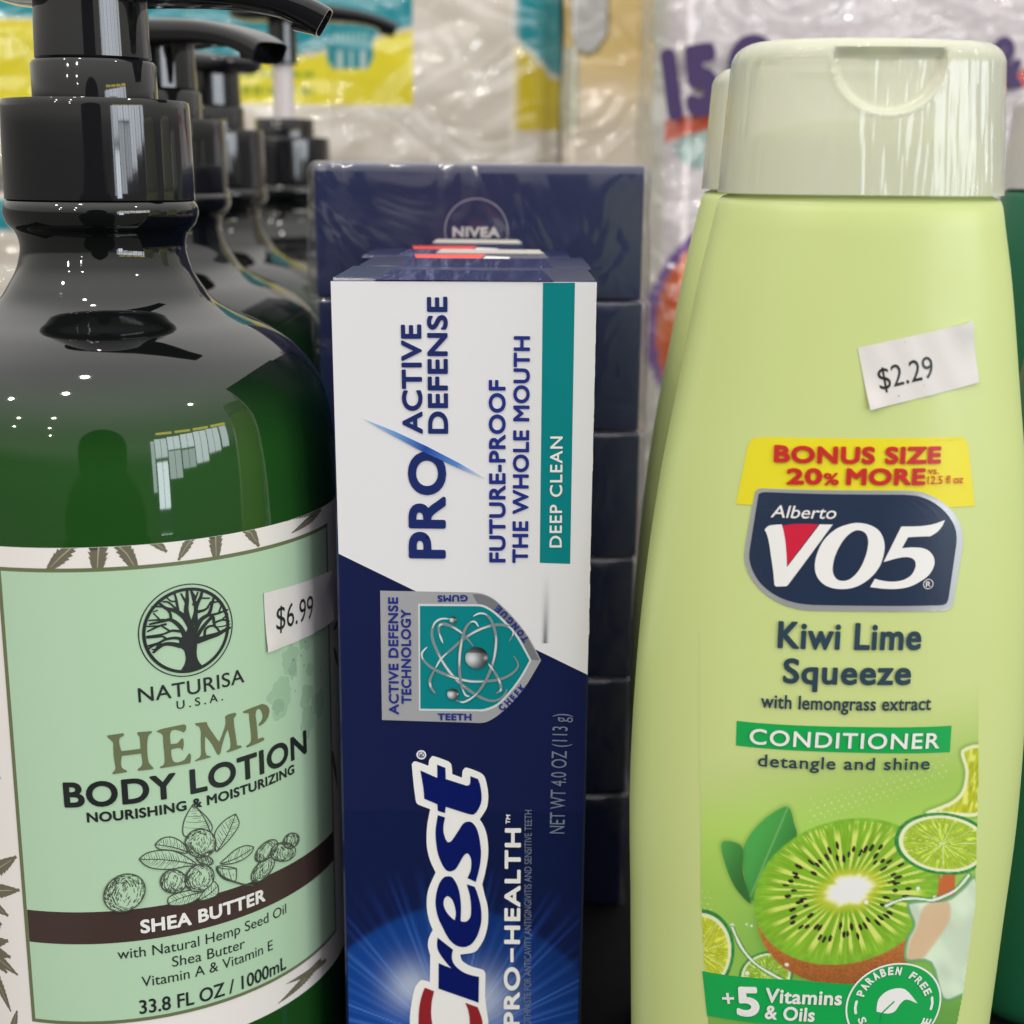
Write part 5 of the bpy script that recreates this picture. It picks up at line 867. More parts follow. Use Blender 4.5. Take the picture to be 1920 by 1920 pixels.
def lotion_bottle(label):
    root = thing('pump_bottle', label, 'pump bottle', (-0.0842, 0.297, 0), 'pump bottles standing in a row')
    p = MB()
    lathe(p, catmull(BOTTLE_PROF, 5), 'glass', 128)
    p.build('bottle_body', root, True, 60)
    # label, with its border leaves
    p = MB()
    v0, v1 = 38.3, 142.5
    n = 90
    us = np.linspace(-72, 82, n)
    p.add([on_bottle(u, v, .10) for u in us for v in (v0, v1)], [(2 * k, 2 * k + 2, 2 * k + 3, 2 * k + 1) for k in range(n - 1)], 'label_white')
    for q in HEMP_LEAFLET:
        leaflet(p, *q, v1 - .05, .13)
    for k in range(16):
        a = rng.uniform(0, 6.28)
        x, y = rng.uniform(-60, -44), 44 + k * 5.4
        for j in range(5):
            aa = a + (j - 2) * 0.5
            r = rng.uniform(7, 11)
            leaflet(p, x, y, x + r * math.cos(aa), y + r * math.sin(aa), 2.9, v1 - .05, .13 + .004 * ((k * 5 + j) % 7), vein=False)
    lab = p.build('front_label', root, True)
    p = MB()
    a, b, c, d = -34.6, 36.9, 46.0, 137.9
    us = np.linspace(a, b, 50)
    p.add([on_bottle(u, v, .20) for u in us for v in (c, d)], [(2 * k, 2 * k + 2, 2 * k + 3, 2 * k + 1) for k in range(49)], 'label_green')
    e = .75
    for x0, x1, y0, y1 in [(a - e, b + e, d, d + e), (a - e, b + e, c - e, c), (a - e, a, c, d), (b, b + e, c, d)]:
        us = np.linspace(x0, x1, 50 if x1 - x0 > 5 else 2)
        p.add([on_bottle(u, v, .19) for u in us for v in (y0, y1)], [(2 * k, 2 * k + 2, 2 * k + 3, 2 * k + 1) for k in range(len(us) - 1)], 'olive')
    s0, s1 = STRIPE_V[1], STRIPE_V[0]
    us = np.linspace(a + .05, b - .05, 50)
    p.add([on_bottle(u, v, .24) for u in us for v in (s0, s1)], [(2 * k, 2 * k + 2, 2 * k + 3, 2 * k + 1) for k in range(49)], 'brown')
    p.build('green_panel', lab, True)
    p = MB()
    for t in LOTION_TEXT:
        text(p, t, on_bottle, .30)
    for g in HEMP:
        poly(p, [g], on_bottle, .30, 'olive', 1.5)
    p.build('lettering', lab)
    # tree in a ring
    p = MB()
    poly(p, [TREE_TRUNK], on_bottle, .30, 'ink', 1.5)
    for q, w0, w1 in TREE_BRANCH:
        stroke(p, q, w0, w1, on_bottle, .31, 'ink')
    x, y, r = TREE_RING
    ring(p, x, y, r, .22, on_bottle, .30, 'ink', 96)
    ring(p, x, y, r * .895, .62, on_bottle, .345, 'ink', 96)
    p.build('tree_emblem', lab)
    # engraved shea plant
    p = MB()
    k = 0

    def within(g, q):
        ins = False
        for i in range(len(g)):
            (x0, y0), (x1, y1) = g[i], g[i - 1]
            if (y0 > q[1]) != (y1 > q[1]) and q[0] < (x1 - x0) * (q[1] - y0) / (y1 - y0) + x0:
                ins = not ins
        return ins
    for g in HERB_LEAF:
        k += 1
        h = .30 + .012 * k
        poly(p, [g], on_bottle, h, 'label_green', 1.5)
        stroke(p, g + [g[0]], .24, .24, on_bottle, h + .003, 'etch', caps=False)
        far = max(range(len(g)), key=lambda i: (g[i][0] - g[0][0]) ** 2 + (g[i][1] - g[0][1]) ** 2)
        A, B = np.array(g[0]), np.array(g[far])
        L = float(np.linalg.norm(B - A))
        ax = (B - A) / L
        nn = np.array((-ax[1], ax[0]))
        bow = nn * L * .05

        def spine(t):
            return A + (B - A) * t + bow * math.sin(math.pi * t)
        stroke(p, [tuple(spine(t)) for t in np.linspace(0, 1, 9)], .14, .26, on_bottle, h + .003, 'etch', caps=False)
        nv = int(L / .5)
        for j in range(nv):
            t = .05 + .92 * j / nv
            q0 = spine(t)
            for sgn in (1, -1):
                full = j % 3 == 0
                start = q0 if full or rng.random() < .5 else q0 + nn * sgn * rng.uniform(.3, 1.2) - ax * .3
                pts = [start]
                for s_ in range(14):
                    nx = pts[-1] + (nn * sgn * .30 - ax * (.16 + .012 * s_)) * 1.0
                    if not within(g, tuple(nx)) or (not full and s_ > rng.randint(1, 5)):
                        break
                    pts.append(nx)
                if len(pts) > 1:
                    stroke(p, [tuple(q) for q in pts], .13 if full else .10, .06, on_bottle, h + .003, 'etch', caps=False)
    for g in HERB_NUT:
        k += 1
        h = .30 + .012 * k
        poly(p, [g], on_bottle, h, 'label_green', 1.5)
        stroke(p, g + [g[0]], .26, .26, on_bottle, h + .003, 'etch', caps=False)
        cx = sum(q[0] for q in g) / len(g)
        cy = sum(q[1] for q in g) / len(g)
        u_ = np.array((g[0][0] - cx, g[0][1] - cy))
        v_ = np.array((g[len(g) // 4][0] - cx, g[len(g) // 4][1] - cy))
        lone = g is HERB_NUT[-1]
        n_ = int(50 * (np.linalg.norm(u_) * np.linalg.norm(v_)) ** .8) + 60
        for j in range(n_):
            rr, th = math.sqrt(rng.random()) * .97, rng.uniform(0, 6.283)
            a_, b_ = rr * math.cos(th), rr * math.sin(th)
            q = np.array((cx, cy)) + u_ * a_ + v_ * b_
            d_ = (q - np.array((cx, cy))) / (np.linalg.norm(u_) + 1e-6)
            light = (d_[0] * .45 + d_[1] * (-.35 if lone else .55))
            shade = rr ** 3 * .8 + .26 - light * (.75 if lone else .5)
            if rng.random() > shade:
                continue
            ln = rng.uniform(.35, .9)
            tg = -u_ * math.sin(th) / np.linalg.norm(u_) + v_ * math.cos(th) / np.linalg.norm(v_)
            dr = np.array((.35, .94)) * (1 - rr) + tg / (np.linalg.norm(tg) + 1e-6) * rr * (1 if tg[1] > 0 else -1)
            dr /= np.linalg.norm(dr) + 1e-6
            e0, e1 = q - dr * ln / 2, q + dr * ln / 2
            if within(g, tuple(e0)) and within(g, tuple(e1)):
                stroke(p, [tuple(e0), tuple(e1)], .15, .07, on_bottle, h + .003, 'etch', caps=False)
    stroke(p, HERB_STEM, .3, .4, on_bottle, .55, 'etch')
    p.build('plant_drawing', lab)
    return root


def sticker(root, quad, texts, surf, h, name='price_sticker'):
    base = surf

    def lifted(u, v, hh):
        k = 0.0
        for i, a in ((1, .6), (3, .5), (2, .3)):
            k += a * math.exp(-((u - quad[i][0]) ** 2 + (v - quad[i][1]) ** 2) / 9.0)
        return base(u, v, hh + k + .05 * math.sin(u * 1.1 + v * .6))
    p = MB()
    poly(p, [quad], lifted, h + .06, 'paper', .9)
    st = p.build(name, root, True)
    h += .06
    surf = lifted
    p = MB()
    for t in texts:
        text(p, t, surf, h + .06)
    for k in range(4):
        a, b = rng.random(), rng.random()
        q = [quad[0][i] * (1 - a) * (1 - b) + quad[1][i] * a * (1 - b) + quad[2][i] * a * b + quad[3][i] * (1 - a) * b for i in (0, 1)]
        disc(p, q[0], q[1], rng.uniform(.06, .14), surf, h + .05, 'ink', 8)
    p.build('printed_price', st)


front_bottle = lotion_bottle('front dark green pump bottle, $6.99 sticker on its pale green hemp label')
second = copy_thing(front_bottle, (-0.0982, 0.404, 0), 'dark pump bottle right behind the front lotion bottle, its nozzle turned towards the viewer', rz=0.12)
third = copy_thing(front_bottle, (-0.1046, 0.503, 0), 'black pump bottle third in the row, its nozzle hidden behind the one ahead', rz=-0.2)
fourth = copy_thing(front_bottle, (-0.0955, 0.610, 0), 'rearmost black pump bottle with its pump raised on a white stem', rz=0.05)
sticker(front_bottle, LOTION_PRICE, LOTION_PRICE_TEXT, on_bottle, .42)
pump(front_bottle, 0, math.radians(3))
pump(second, 0, math.radians(-45))
pump(third, 0, math.radians(152))
pump(fourth, 27, math.radians(0))
p = MB()
for k in range(9):      # residue of a torn sticker round the price
    cx_, cy_, r_ = 24 + rng.gauss(0, 4.5), 112 + rng.gauss(0, 6.5), rng.uniform(1.2, 3.6)
    blob = [(cx_ + r_ * (1 + .45 * noise.noise(Vector((math.cos(t) * 1.7, math.sin(t) * 1.7, k * 3.1)))) * math.cos(t), cy_ + 1.2 * r_ * (1 + .45 * noise.noise(Vector((math.cos(t) * 1.7, math.sin(t) * 1.7, k * 3.1)))) * math.sin(t)) for t in np.linspace(0, 6.283, 40)[:-1]]
    blob = [(min(q[0], 36.4), min(q[1], 136)) for q in blob]
    poly(p, [blob], on_bottle, .245 + .004 * k, 'residue', 1.5)
for k in range(22):
    disc(p, 26 + rng.gauss(0, 4.0), 110 + rng.gauss(0, 6), rng.uniform(.06, .22), on_bottle, .33, ('silver_light', 'blue_speck', 'olive')[k % 3], 7)
p.build('sticker_residue', front_bottle)


# ------------------------------------------------------------------ toothpaste cartons
def burst_color(u, v):
    cx, cy = BURST[0]
    r1 = math.hypot(BURST[1][0] - cx, BURST[1][1] - cy)
    r2 = math.hypot(BURST[2][0] - cx, BURST[2][1] - cy)
    d = math.hypot(u - cx, v - cy)
    a = math.atan2(v - cy, u - cx)
    base = np.array(lin(14, 26, 70))
    ray = .5 + .5 * math.sin(a * 97 + 2.2 * math.sin(a * 23))
    ray *= .55 + .45 * math.sin(a * 37 + 1)
    if d < r2 * 1.04:
        k = max(0, 1 - d / (r2 * 1.04)) ** .9
        base = base + np.array(lin(30, 70, 160)) * max(ray, 0) ** 1.5 * k * 1.5
    inner = np.array(lin(22, 78, 170)) * (1 - .35 * d / r1) + np.array(lin(120, 170, 235)) * max(ray, 0) ** 2.2 * .8 * max(0, 1.15 - d / r1)
    m = 1 / (1 + math.exp((d - r1 * (1 + .02 * math.sin(a * 5))) * 3.5))
    fade = 1 - .55 * max(0, math.cos(a - .75)) * min(1, d / r1)
    c = base * (1 - m * fade) + inner * m * fade
    gx, gy = BURST[3]
    for x, y, s, q in ((gx - 1, gy, 3.4, .55), (gx + 14, gy - 3, 4.0, .55)):
        g = math.exp(-((u - x) ** 2 + ((v - y) * .9) ** 2) / (2 * s * s)) * q
        c = c * (1 - g) + np.array((.75, .82, .9)) * g
    return tuple(np.clip(c, 0, .9))


def toothpaste(label, loc, tag=None):
    root = thing('toothpaste_carton', label, 'toothpaste box', loc, 'toothpaste cartons one behind another')
    p = MB()
    rbox(p, -25, 25, 0, 35.5, 0, 190, .45, 'card_navy')
    box = p.build('carton', root)
    # closing flap across the front edge and the tuck flap behind it
    p = MB()
    q = [(-16.8, -.30, 189.75), (16.8, -.30, 189.75), (14.8, 1.0, 191.6), (-13.6, 1.0, 191.6)]
    p.add(q + [(x, y + .5, z) for x, y, z in q], [(0, 1, 2, 3), (7, 6, 5, 4), (0, 4, 5, 1), (1, 5, 6, 2), (2, 6, 7, 3), (3, 7, 4, 0)], 'foil_navy')
    p.build('glue_flap', root)
    if tag:
        p = MB()
        x0, x1, z, y = tag
        q = [(x0, y - 3, 190.1), (x1, y - 3, 190.1), (x1 - 1, y, z), (x0 + 1, y, z)]
        p.add(q, [(0, 1, 2, 3)], 'card_navy')
        q2 = [(x0 + 1, y, z), (x1 - 1, y, z), (x1 - 2.2, y + .15, z + .9), (x0 + 2.2, y + .15, z + .9)]
        p.add(q2 + [(a, b_ + .5, c) for a, b_, c in q2], [(0, 1, 2, 3), (7, 6, 5, 4), (3, 2, 6, 7), (0, 3, 7, 4), (1, 5, 6, 2)], 'card_raw')
        p.build('tuck_flap', root)
        p = MB()
        xa = x0 + 1.5
        p.add([(xa - 2.5, 2, 190.7), (xa + 9.5, 1.6, 190.7), (xa + 11.5, 24, 191.3), (xa - 5, 24, 191.2)], [(0, 1, 2, 3)], 'red_tag')
        p.add([(xa + 9.9, 1.6, 190.7), (xa + 16, 3, 190.6), (xa + 17, 20, 190.9), (xa + 11.6, 20, 191.1)], [(0, 1, 2, 3)], 'paper')
        p.build('sale_sticker', root)
    return root, box


crest, crest_box = toothpaste('white and navy toothpaste carton standing upright at the front, turned on its end', (-0.0094, 0.27, 0))
crest_b, _ = toothpaste('second toothpaste carton, only its top edge and red sticker showing above the front one', (-0.0084, 0.3065, 0), (-11, 16.5, 190.9, 34.5))
crest_c, _ = toothpaste('third toothpaste carton, its white flap edge under the round logo of the blue box', (-0.0114, 0.343, 0), (-11, 14.5, 191.5, 34.5))
p = MB()
for k in range(46):
    z = 189.6 - 70 * rng.random() ** 1.8
    L_ = rng.uniform(.5, 3.2)
    x = 24.83
    w_ = rng.uniform(.05, .16)
    p.add([(x - w_, .02 - .012 * (k % 9), z - L_), (x + w_, .02 - .012 * (k % 9), z - L_), (x + w_ * .6, .02 - .012 * (k % 9), z), (x - w_ * .6, .02 - .012 * (k % 9), z)], [(0, 1, 2, 3)], 'card_raw')
p.build('worn_edge', crest)
p = MB()
nu, nv = 150, 240
us, vs = np.linspace(-24.4, 24.4, nu), np.linspace(1, 82, nv)
p.add([on_flat(u, v, .04) for v in vs for u in us], [(j * nu + i, j * nu + i + 1, j * nu + nu + i + 1, j * nu + nu + i) for j in range(nv - 1) for i in range(nu - 1)], 'burst',
      [burst_color(u, v) for v in vs for u in us])
p.build('starburst_print', crest)
p = MB()
poly(p, [CREST_WHITE], on_flat, .06, 'card_white')
poly(p, [CREST_TEAL], on_flat, .10, 'teal')
p.build('white_panel', crest)
p = MB()
B = CREST_BLADE
cols = {0: (180, 205, 235), 1: (110, 160, 220), 2: (40, 80, 170), 3: (90, 140, 215), 4: (225, 232, 245)}
keys = [0, 1, 2, 3, 4, 3, 2, 1]
p.add([on_flat(u, v, .33) for u, v in B], [(0, 7, 1), (1, 7, 6, 2), (2, 6, 5, 3), (3, 5, 4)], 'art', [lin(*cols[k]) for k in keys])
p.build('slash_print', crest)
p = MB()                                   # soft grey streak below the teal band, darker towards its lower end
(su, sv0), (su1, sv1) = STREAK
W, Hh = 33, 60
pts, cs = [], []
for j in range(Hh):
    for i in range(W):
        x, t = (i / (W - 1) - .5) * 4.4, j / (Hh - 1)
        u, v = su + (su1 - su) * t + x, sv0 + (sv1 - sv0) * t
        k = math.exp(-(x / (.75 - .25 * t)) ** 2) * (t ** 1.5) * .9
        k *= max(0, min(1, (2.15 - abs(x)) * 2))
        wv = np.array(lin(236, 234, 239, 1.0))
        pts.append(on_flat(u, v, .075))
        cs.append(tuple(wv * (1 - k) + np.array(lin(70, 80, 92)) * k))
p.add(pts, [(j * W + i, j * W + W + i, j * W + W + i + 1, j * W + i + 1) for j in range(Hh - 1) for i in range(W - 1)], 'card_streak', cs)
p.build('grey_streak', crest)
p = MB()
for t in CREST_TEXT:
    text(p, t, on_flat, .22)
poly(p, [CREST_DASH], on_flat, .22, 'white')
p.build('lettering', crest)
p = MB()
poly(p, [CREST_LOGO_WHITE], on_flat, .18, 'white')
for g in CREST_LOGO_BLUE:
    poly(p, g, on_flat, .28, 'logo_blue')
poly(p, [CREST_LOGO_RED], on_flat, .28, 'logo_red')
x, y, r = CREST_REG
disc(p, x, y, r, on_flat, .18, 'white')
ring(p, x, y, r * .62, .16, on_flat, .2, 'navy', 32)
text(p, ('R', x + .38, y - .42, x + .38, y + .42, .72, {'m': 'navy', 'b': .1}), on_flat, .2)
p.build('brand_logo', crest)
p = MB()
poly(p, [SHIELD], on_flat, .12, 'silver')
poly(p, [SHIELD_FACET], on_flat, .14, 'silver_dark')
poly(p, [SHIELD_RIM], on_flat, .16, 'silver_light')
poly(p, [SHIELD_TEAL], on_flat, .18, 'teal')
for k, o in enumerate(SHIELD_ORBIT):
    stroke(p, o, .62, .62, on_flat, .21 + .03 * k, 'silver_mid', caps=True, taper=True)
    cut = max(2, len(o) // 5)
    for a in range(0, len(o) - cut, cut * 2):
        stroke(p, o[a:a + cut + 1], .42, .42, on_flat, .235 + .03 * k, 'silver_light', caps=True, taper=True)
sh = p.build('shield_emblem', crest)
p = MB()
for x, y, r in SHIELD_BALL:
    nr, na = 12, 40
    pts, cs, f = [], [], []
    for i in range(nr + 1):
        for j in range(na):
            a = 2 * math.pi * j / na
            q = i / nr
            px, py = q * math.cos(a), q * math.sin(a)
            pts.append(on_flat(x + r * px, y + r * py, .52))
            k = math.exp(-((px + .45) ** 2 + (py + .05) ** 2) / .5) * .85 + .05 + .5 * math.exp(-((px - .8) ** 2 + (py - 0) ** 2) / .03)
            if py > .45:
                k *= .35
            cs.append((k * .82, k * .84, k * .88))
    f = [(i * na + j, i * na + na + j, i * na + na + (j + 1) % na, i * na + (j + 1) % na) for i in range(nr) for j in range(na)]
    p.add(pts, f, 'art', cs)
p.build('printed_spheres', sh)


# ------------------------------------------------------------------ stack of film-wrapped blue boxes
def wrap(w, d, h, seed, top=False):
    """rounded, slightly uneven skin of film round a box"""
    p = MB()
    r = 3.2
    sec = []
    for cx, cy, a0 in ((w / 2 - r, r, -90), (w / 2 - r, d - r, 0), (-w / 2 + r, d - r, 90), (-w / 2 + r, r, 180)):
        for k in range(6):
            a = math.radians(a0 + 18 * k)
            sec.append((cx, cy, math.cos(a), math.sin(a)))
    full = []
    for i in range(len(sec)):
        a, b = sec[i], sec[(i + 1) % len(sec)]
        full.append(a)
        if (i + 1) % 6 == 0:
            for t in np.linspace(0, 1, 14)[1:-1]:
                full.append(tuple(a[j] + (b[j] - a[j]) * t for j in range(4)))
    zs = [(0.05, .8), (.3, .3), (1.2, .05)] + [(z, 0) for z in np.linspace(3, h - 3, 8)] + [(h - 1.2, .05), (h - .3, .3), (h - .05, .8)]
    if top:
        zs = zs[:-3] + [(h - 2.6, .12), (h - 1.5, .55), (h - .6, 1.4), (h - .05, 2.7)]
    n = len(full)
    for z, ins in zs:
        for cx, cy, nx, ny in full:
            q = r - ins
            x, y = cx + nx * q, cy + ny * q
            d0 = noise.noise(Vector((x * .045 + seed, y * .045, z * .06))) * .7 + noise.noise(Vector((x * .16, y * .16 + seed, z * .2))) * .25
            p.v.append((x + nx * d0, y + ny * d0, z))
    for i in range(len(zs) - 1):
        for k in range(n):
            p.face((i * n + k, i * n + (k + 1) % n, i * n + n + (k + 1) % n, i * n + n + k), 'film')
    p.face(tuple(reversed(range(n))), 'film')
    p.face(tuple((len(zs) - 1) * n + k for k in range(n)), 'film')
    return p


HN = 35.3
ordinals = ['topmost film-wrapped navy box of the stack, with a round logo above the toothpaste', 'second film-wrapped navy box from the top of the stack behind the toothpaste',
            'third film-wrapped navy box from the top, mid-height beside the green bottle', 'fourth film-wrapped navy box from the top, low in the stack',
            'fifth film-wrapped navy box, resting on the bottom one of the stack', 'bottom film-wrapped navy box of the stack, standing on the shelf']
for k in range(6):
    dx = (0, .4, .8, .2, -.3, -1.0)[k]
    root = thing('wrapped_box', ordinals[k], 'blue box', (-0.0093 + dx * MM, 0.38, (5 - k) * HN * MM), 'film-wrapped blue boxes in a stack')
    p = MB()
    rbox(p, -43.0, 43.0, 1.3, 58.7, .35, HN - .35, .5, 'nivea')
    bx_ = p.build('carton', root)
    p = MB()
    z0 = (5 - k) * HN
    x, y, r = NIVEA_RING
    ring(p, x, y - 5 * HN, r, .36, on_flat, -1.25, 'ringprint', 64)
    for t in NIVEA_TEXT:
        text(p, t, on_flat, -1.25, dv=-5 * HN)
    p.build('round_logo', bx_)
    w = wrap(90.6, 60, HN - .1 + (.5 if k == 0 else 0), k * 3.7, k == 0)
    w.build('film_wrap', root, True)


# ------------------------------------------------------------------ conditioner and shampoo bottles with flip caps
def superring(hw, hd, n, e=SUPER):
    out = []
    for k in range(n):
        a = 2 * math.pi * k / n
        c, s = math.cos(a), math.sin(a)
        out.append((hw * math.copysign(abs(c) ** (2 / e), c), hd * math.copysign(abs(s) ** (2 / e), s)))
    return out


def flip_bottle(label, loc, skin, cap, group, rz=0.0):
    root = thing('flip_cap_bottle', label, 'bottle', loc, group, rz)
    p = MB()
    n = 128
    rows = [(0.3, 28, 15), (0.0, 30.5, 17.2)]
    rows = [(0.6, 24, 12), (0.2, 29, 16)] + [(z, hermite(z, 1), hermite(z, 2)) for z in np.concatenate([np.linspace(.6, 8, 6), np.linspace(12, 203.4, 60)])]
    rows += [(204.4, 24.7, 18.5), (205.2, 24.4, 18.2), (205.7, 23.9, 17.8), (205.9, 23.2, 17.2), (206, 22.9, 17.0), (209, 22.6, 16.8), (212, 21.9, 16.2), (214.6, 21.0, 15.0), (216.6, 18.3, 12.8), (218, 14.4, 9.8), (218.8, 8, 5.5)]
    for z, hw, hd in rows:
        p.v.extend([(x, y, z) for x, y in superring(hw, hd, n)])
    for i in range(len(rows) - 1):
        for k in range(n):
            p.face((i * n + k, i * n + (k + 1) % n, i * n + n + (k + 1) % n, i * n + n + k), skin)
    p.face(tuple(reversed(range(n))), skin)
    p.face(tuple((len(rows) - 1) * n + k for k in range(n)), skin)
    p.build('bottle_body', root, True, 60)
    p = MB()
    n = 300
    rows = []
    for z in np.linspace(206.3, 227.9, 60):
        t = (z - 206.3) / 26.3
        rows.append((z, 24.75 - 1.7 * t, 18.95 - 1.7 * t))
    zt = 231.7
    for k in range(1, 11):
        a = math.radians(9 * k)
        t = 21.6 / 26.3
        hw, hd = 24.75 - 1.7 * t, 18.95 - 1.7 * t
        rows.append((227.9 + (zt - 227.9) * math.sin(a), hw - 3.8 * (1 - math.cos(a)), hd - 3.2 * (1 - math.cos(a))))
    rows.append((zt + .15, 12, 8))
    for z, hw, hd in rows:
        for x, y in superring(hw, hd, n):
            if y < 0:
                d = math.hypot(x, (z - 228.9))
                if z < 230.1:
                    k = 1 / (1 + math.exp((d - 9.2) * 5.5))
                    if z > 228.7:
                        k *= max(0, (230.1 - z) / 1.4)
                    y += 1.7 * k
                    y -= .35 * math.exp(-((d - 9.5) / .45) ** 2) * (1 if z < 228.7 else 0)
            p.v.append((x, y, z))
    for i in range(len(rows) - 1):
        for k in range(n):
            p.face((i * n + k, i * n + (k + 1) % n, i * n + n + (k + 1) % n, i * n + n + k), cap)
    p.face(tuple((len(rows) - 1) * n + k for k in range(n)), cap)
    c = p.build('flip_cap', root, True, 50)
    p = MB()
    rbox(p, -2.9, 2.9, -13, -8, 228.2, 230.4, .6, skin)
    p.build('spout_plug', c)
    return root


cond = flip_bottle('front lime green conditioner bottle with frosted cap and $2.29 sticker', (0.0615, 0.262, 0), 'skin', 'cap', 'lime green conditioner bottles')
cond_b = flip_bottle('plain edge of a second lime green bottle peeking out behind the front conditioner', (0.0663, 0.323, 0), 'skin', 'cap', 'lime green conditioner bottles')
green_a = flip_bottle('dark green bottle at the right edge with its shoulder cut off by the frame', (0.1535, 0.335, 0), 'darkgreen', 'capwhite', 'dark green shampoo bottles')
green_b = flip_bottle('dark green bottle with a whitish cap, behind the other one at the right edge', (0.1625, 0.410, 0), 'darkgreen', 'capwhite', 'dark green shampoo bottles')

# printed fruit artwork on the clear front label
PX0, PX1, PY0, PY1 = 1308.0, 1836.0, 1180.0, 1940.0
ART_N = np.array(ART)


def art_uv(px, py):
    i = (py - PY0) / (PY1 - PY0) * (ART_N.shape[0] - 1)
    j = (px - PX0) / (PX1 - PX0) * (ART_N.shape[1] - 1)
    a, b = np.clip(np.floor(i).astype(int), 0, ART_N.shape[0] - 2), np.clip(np.floor(j).astype(int), 0, ART_N.shape[1] - 2)
    fi, fj = (i - a)[..., None], (j - b)[..., None]
    return (ART_N[a, b] * (1 - fi) * (1 - fj) + ART_N[a + 1, b] * fi * (1 - fj) + ART_N[a, b + 1] * (1 - fi) * fj + ART_N[a + 1, b + 1] * fi * fj)


def vnoise(x, y, seed):
    """smooth value noise on arrays"""
    r = np.random.RandomState(seed)
    T = r.rand(64, 64)
    xi, yi = np.floor(x).astype(int), np.floor(y).astype(int)
    fx, fy = x - xi, y - yi
    fx, fy = fx * fx * (3 - 2 * fx), fy * fy * (3 - 2 * fy)
    g = lambda a, b: T[a % 64, b % 64]
    return g(xi, yi) * (1 - fx) * (1 - fy) + g(xi + 1, yi) * fx * (1 - fy) + g(xi, yi + 1) * (1 - fx) * fy + g(xi + 1, yi + 1) * fx * fy


def ss(a, b, x):
    t = np.clip((x - a) / (b - a), 0, 1)
    return t * t * (3 - 2 * t)


def inside(poly_, x, y, soft=2.5):
    """soft mask of a closed polygon"""
    n = len(poly_)
    ins = np.zeros(x.shape, bool)
    dist = np.full(x.shape, 1e9)
    for i in range(n):
        (x0, y0), (x1, y1) = poly_[i], poly_[(i + 1) % n]
        cond_ = ((y0 > y) != (y1 > y))
        xin = (x1 - x0) * (y - y0) / ((y1 - y0) if y1 != y0 else 1e-9) + x0
        ins ^= cond_ & (x < xin)
        t = np.clip(((x - x0) * (x1 - x0) + (y - y0) * (y1 - y0)) / ((x1 - x0) ** 2 + (y1 - y0) ** 2 + 1e-9), 0, 1)
        dist = np.minimum(dist, np.hypot(x - x0 - t * (x1 - x0), y - y0 - t * (y1 - y0)))
    sd = np.where(ins, dist, -dist)
    return ss(-soft / 2, soft / 2, sd), sd


def crop(pts):
    return [(1200 + a / 2.6667, 1280 + b / 2.6667) for a, b in pts]


def closed_curve(pts, n=6):
    P = [np.array(p, float) for p in pts]
    out = []
    N = len(P)
    for i in range(N):
        p0, p1, p2, p3 = P[i - 1], P[i], P[(i + 1) % N], P[(i + 2) % N]
        for k in range(n):
            t = k / n
            out.append(tuple(.5 * (2 * p1 + (p2 - p0) * t + (2 * p0 - 5 * p1 + 4 * p2 - p3) * t * t + (3 * p1 - p0 - 3 * p2 + p3) * t ** 3)))
    return out


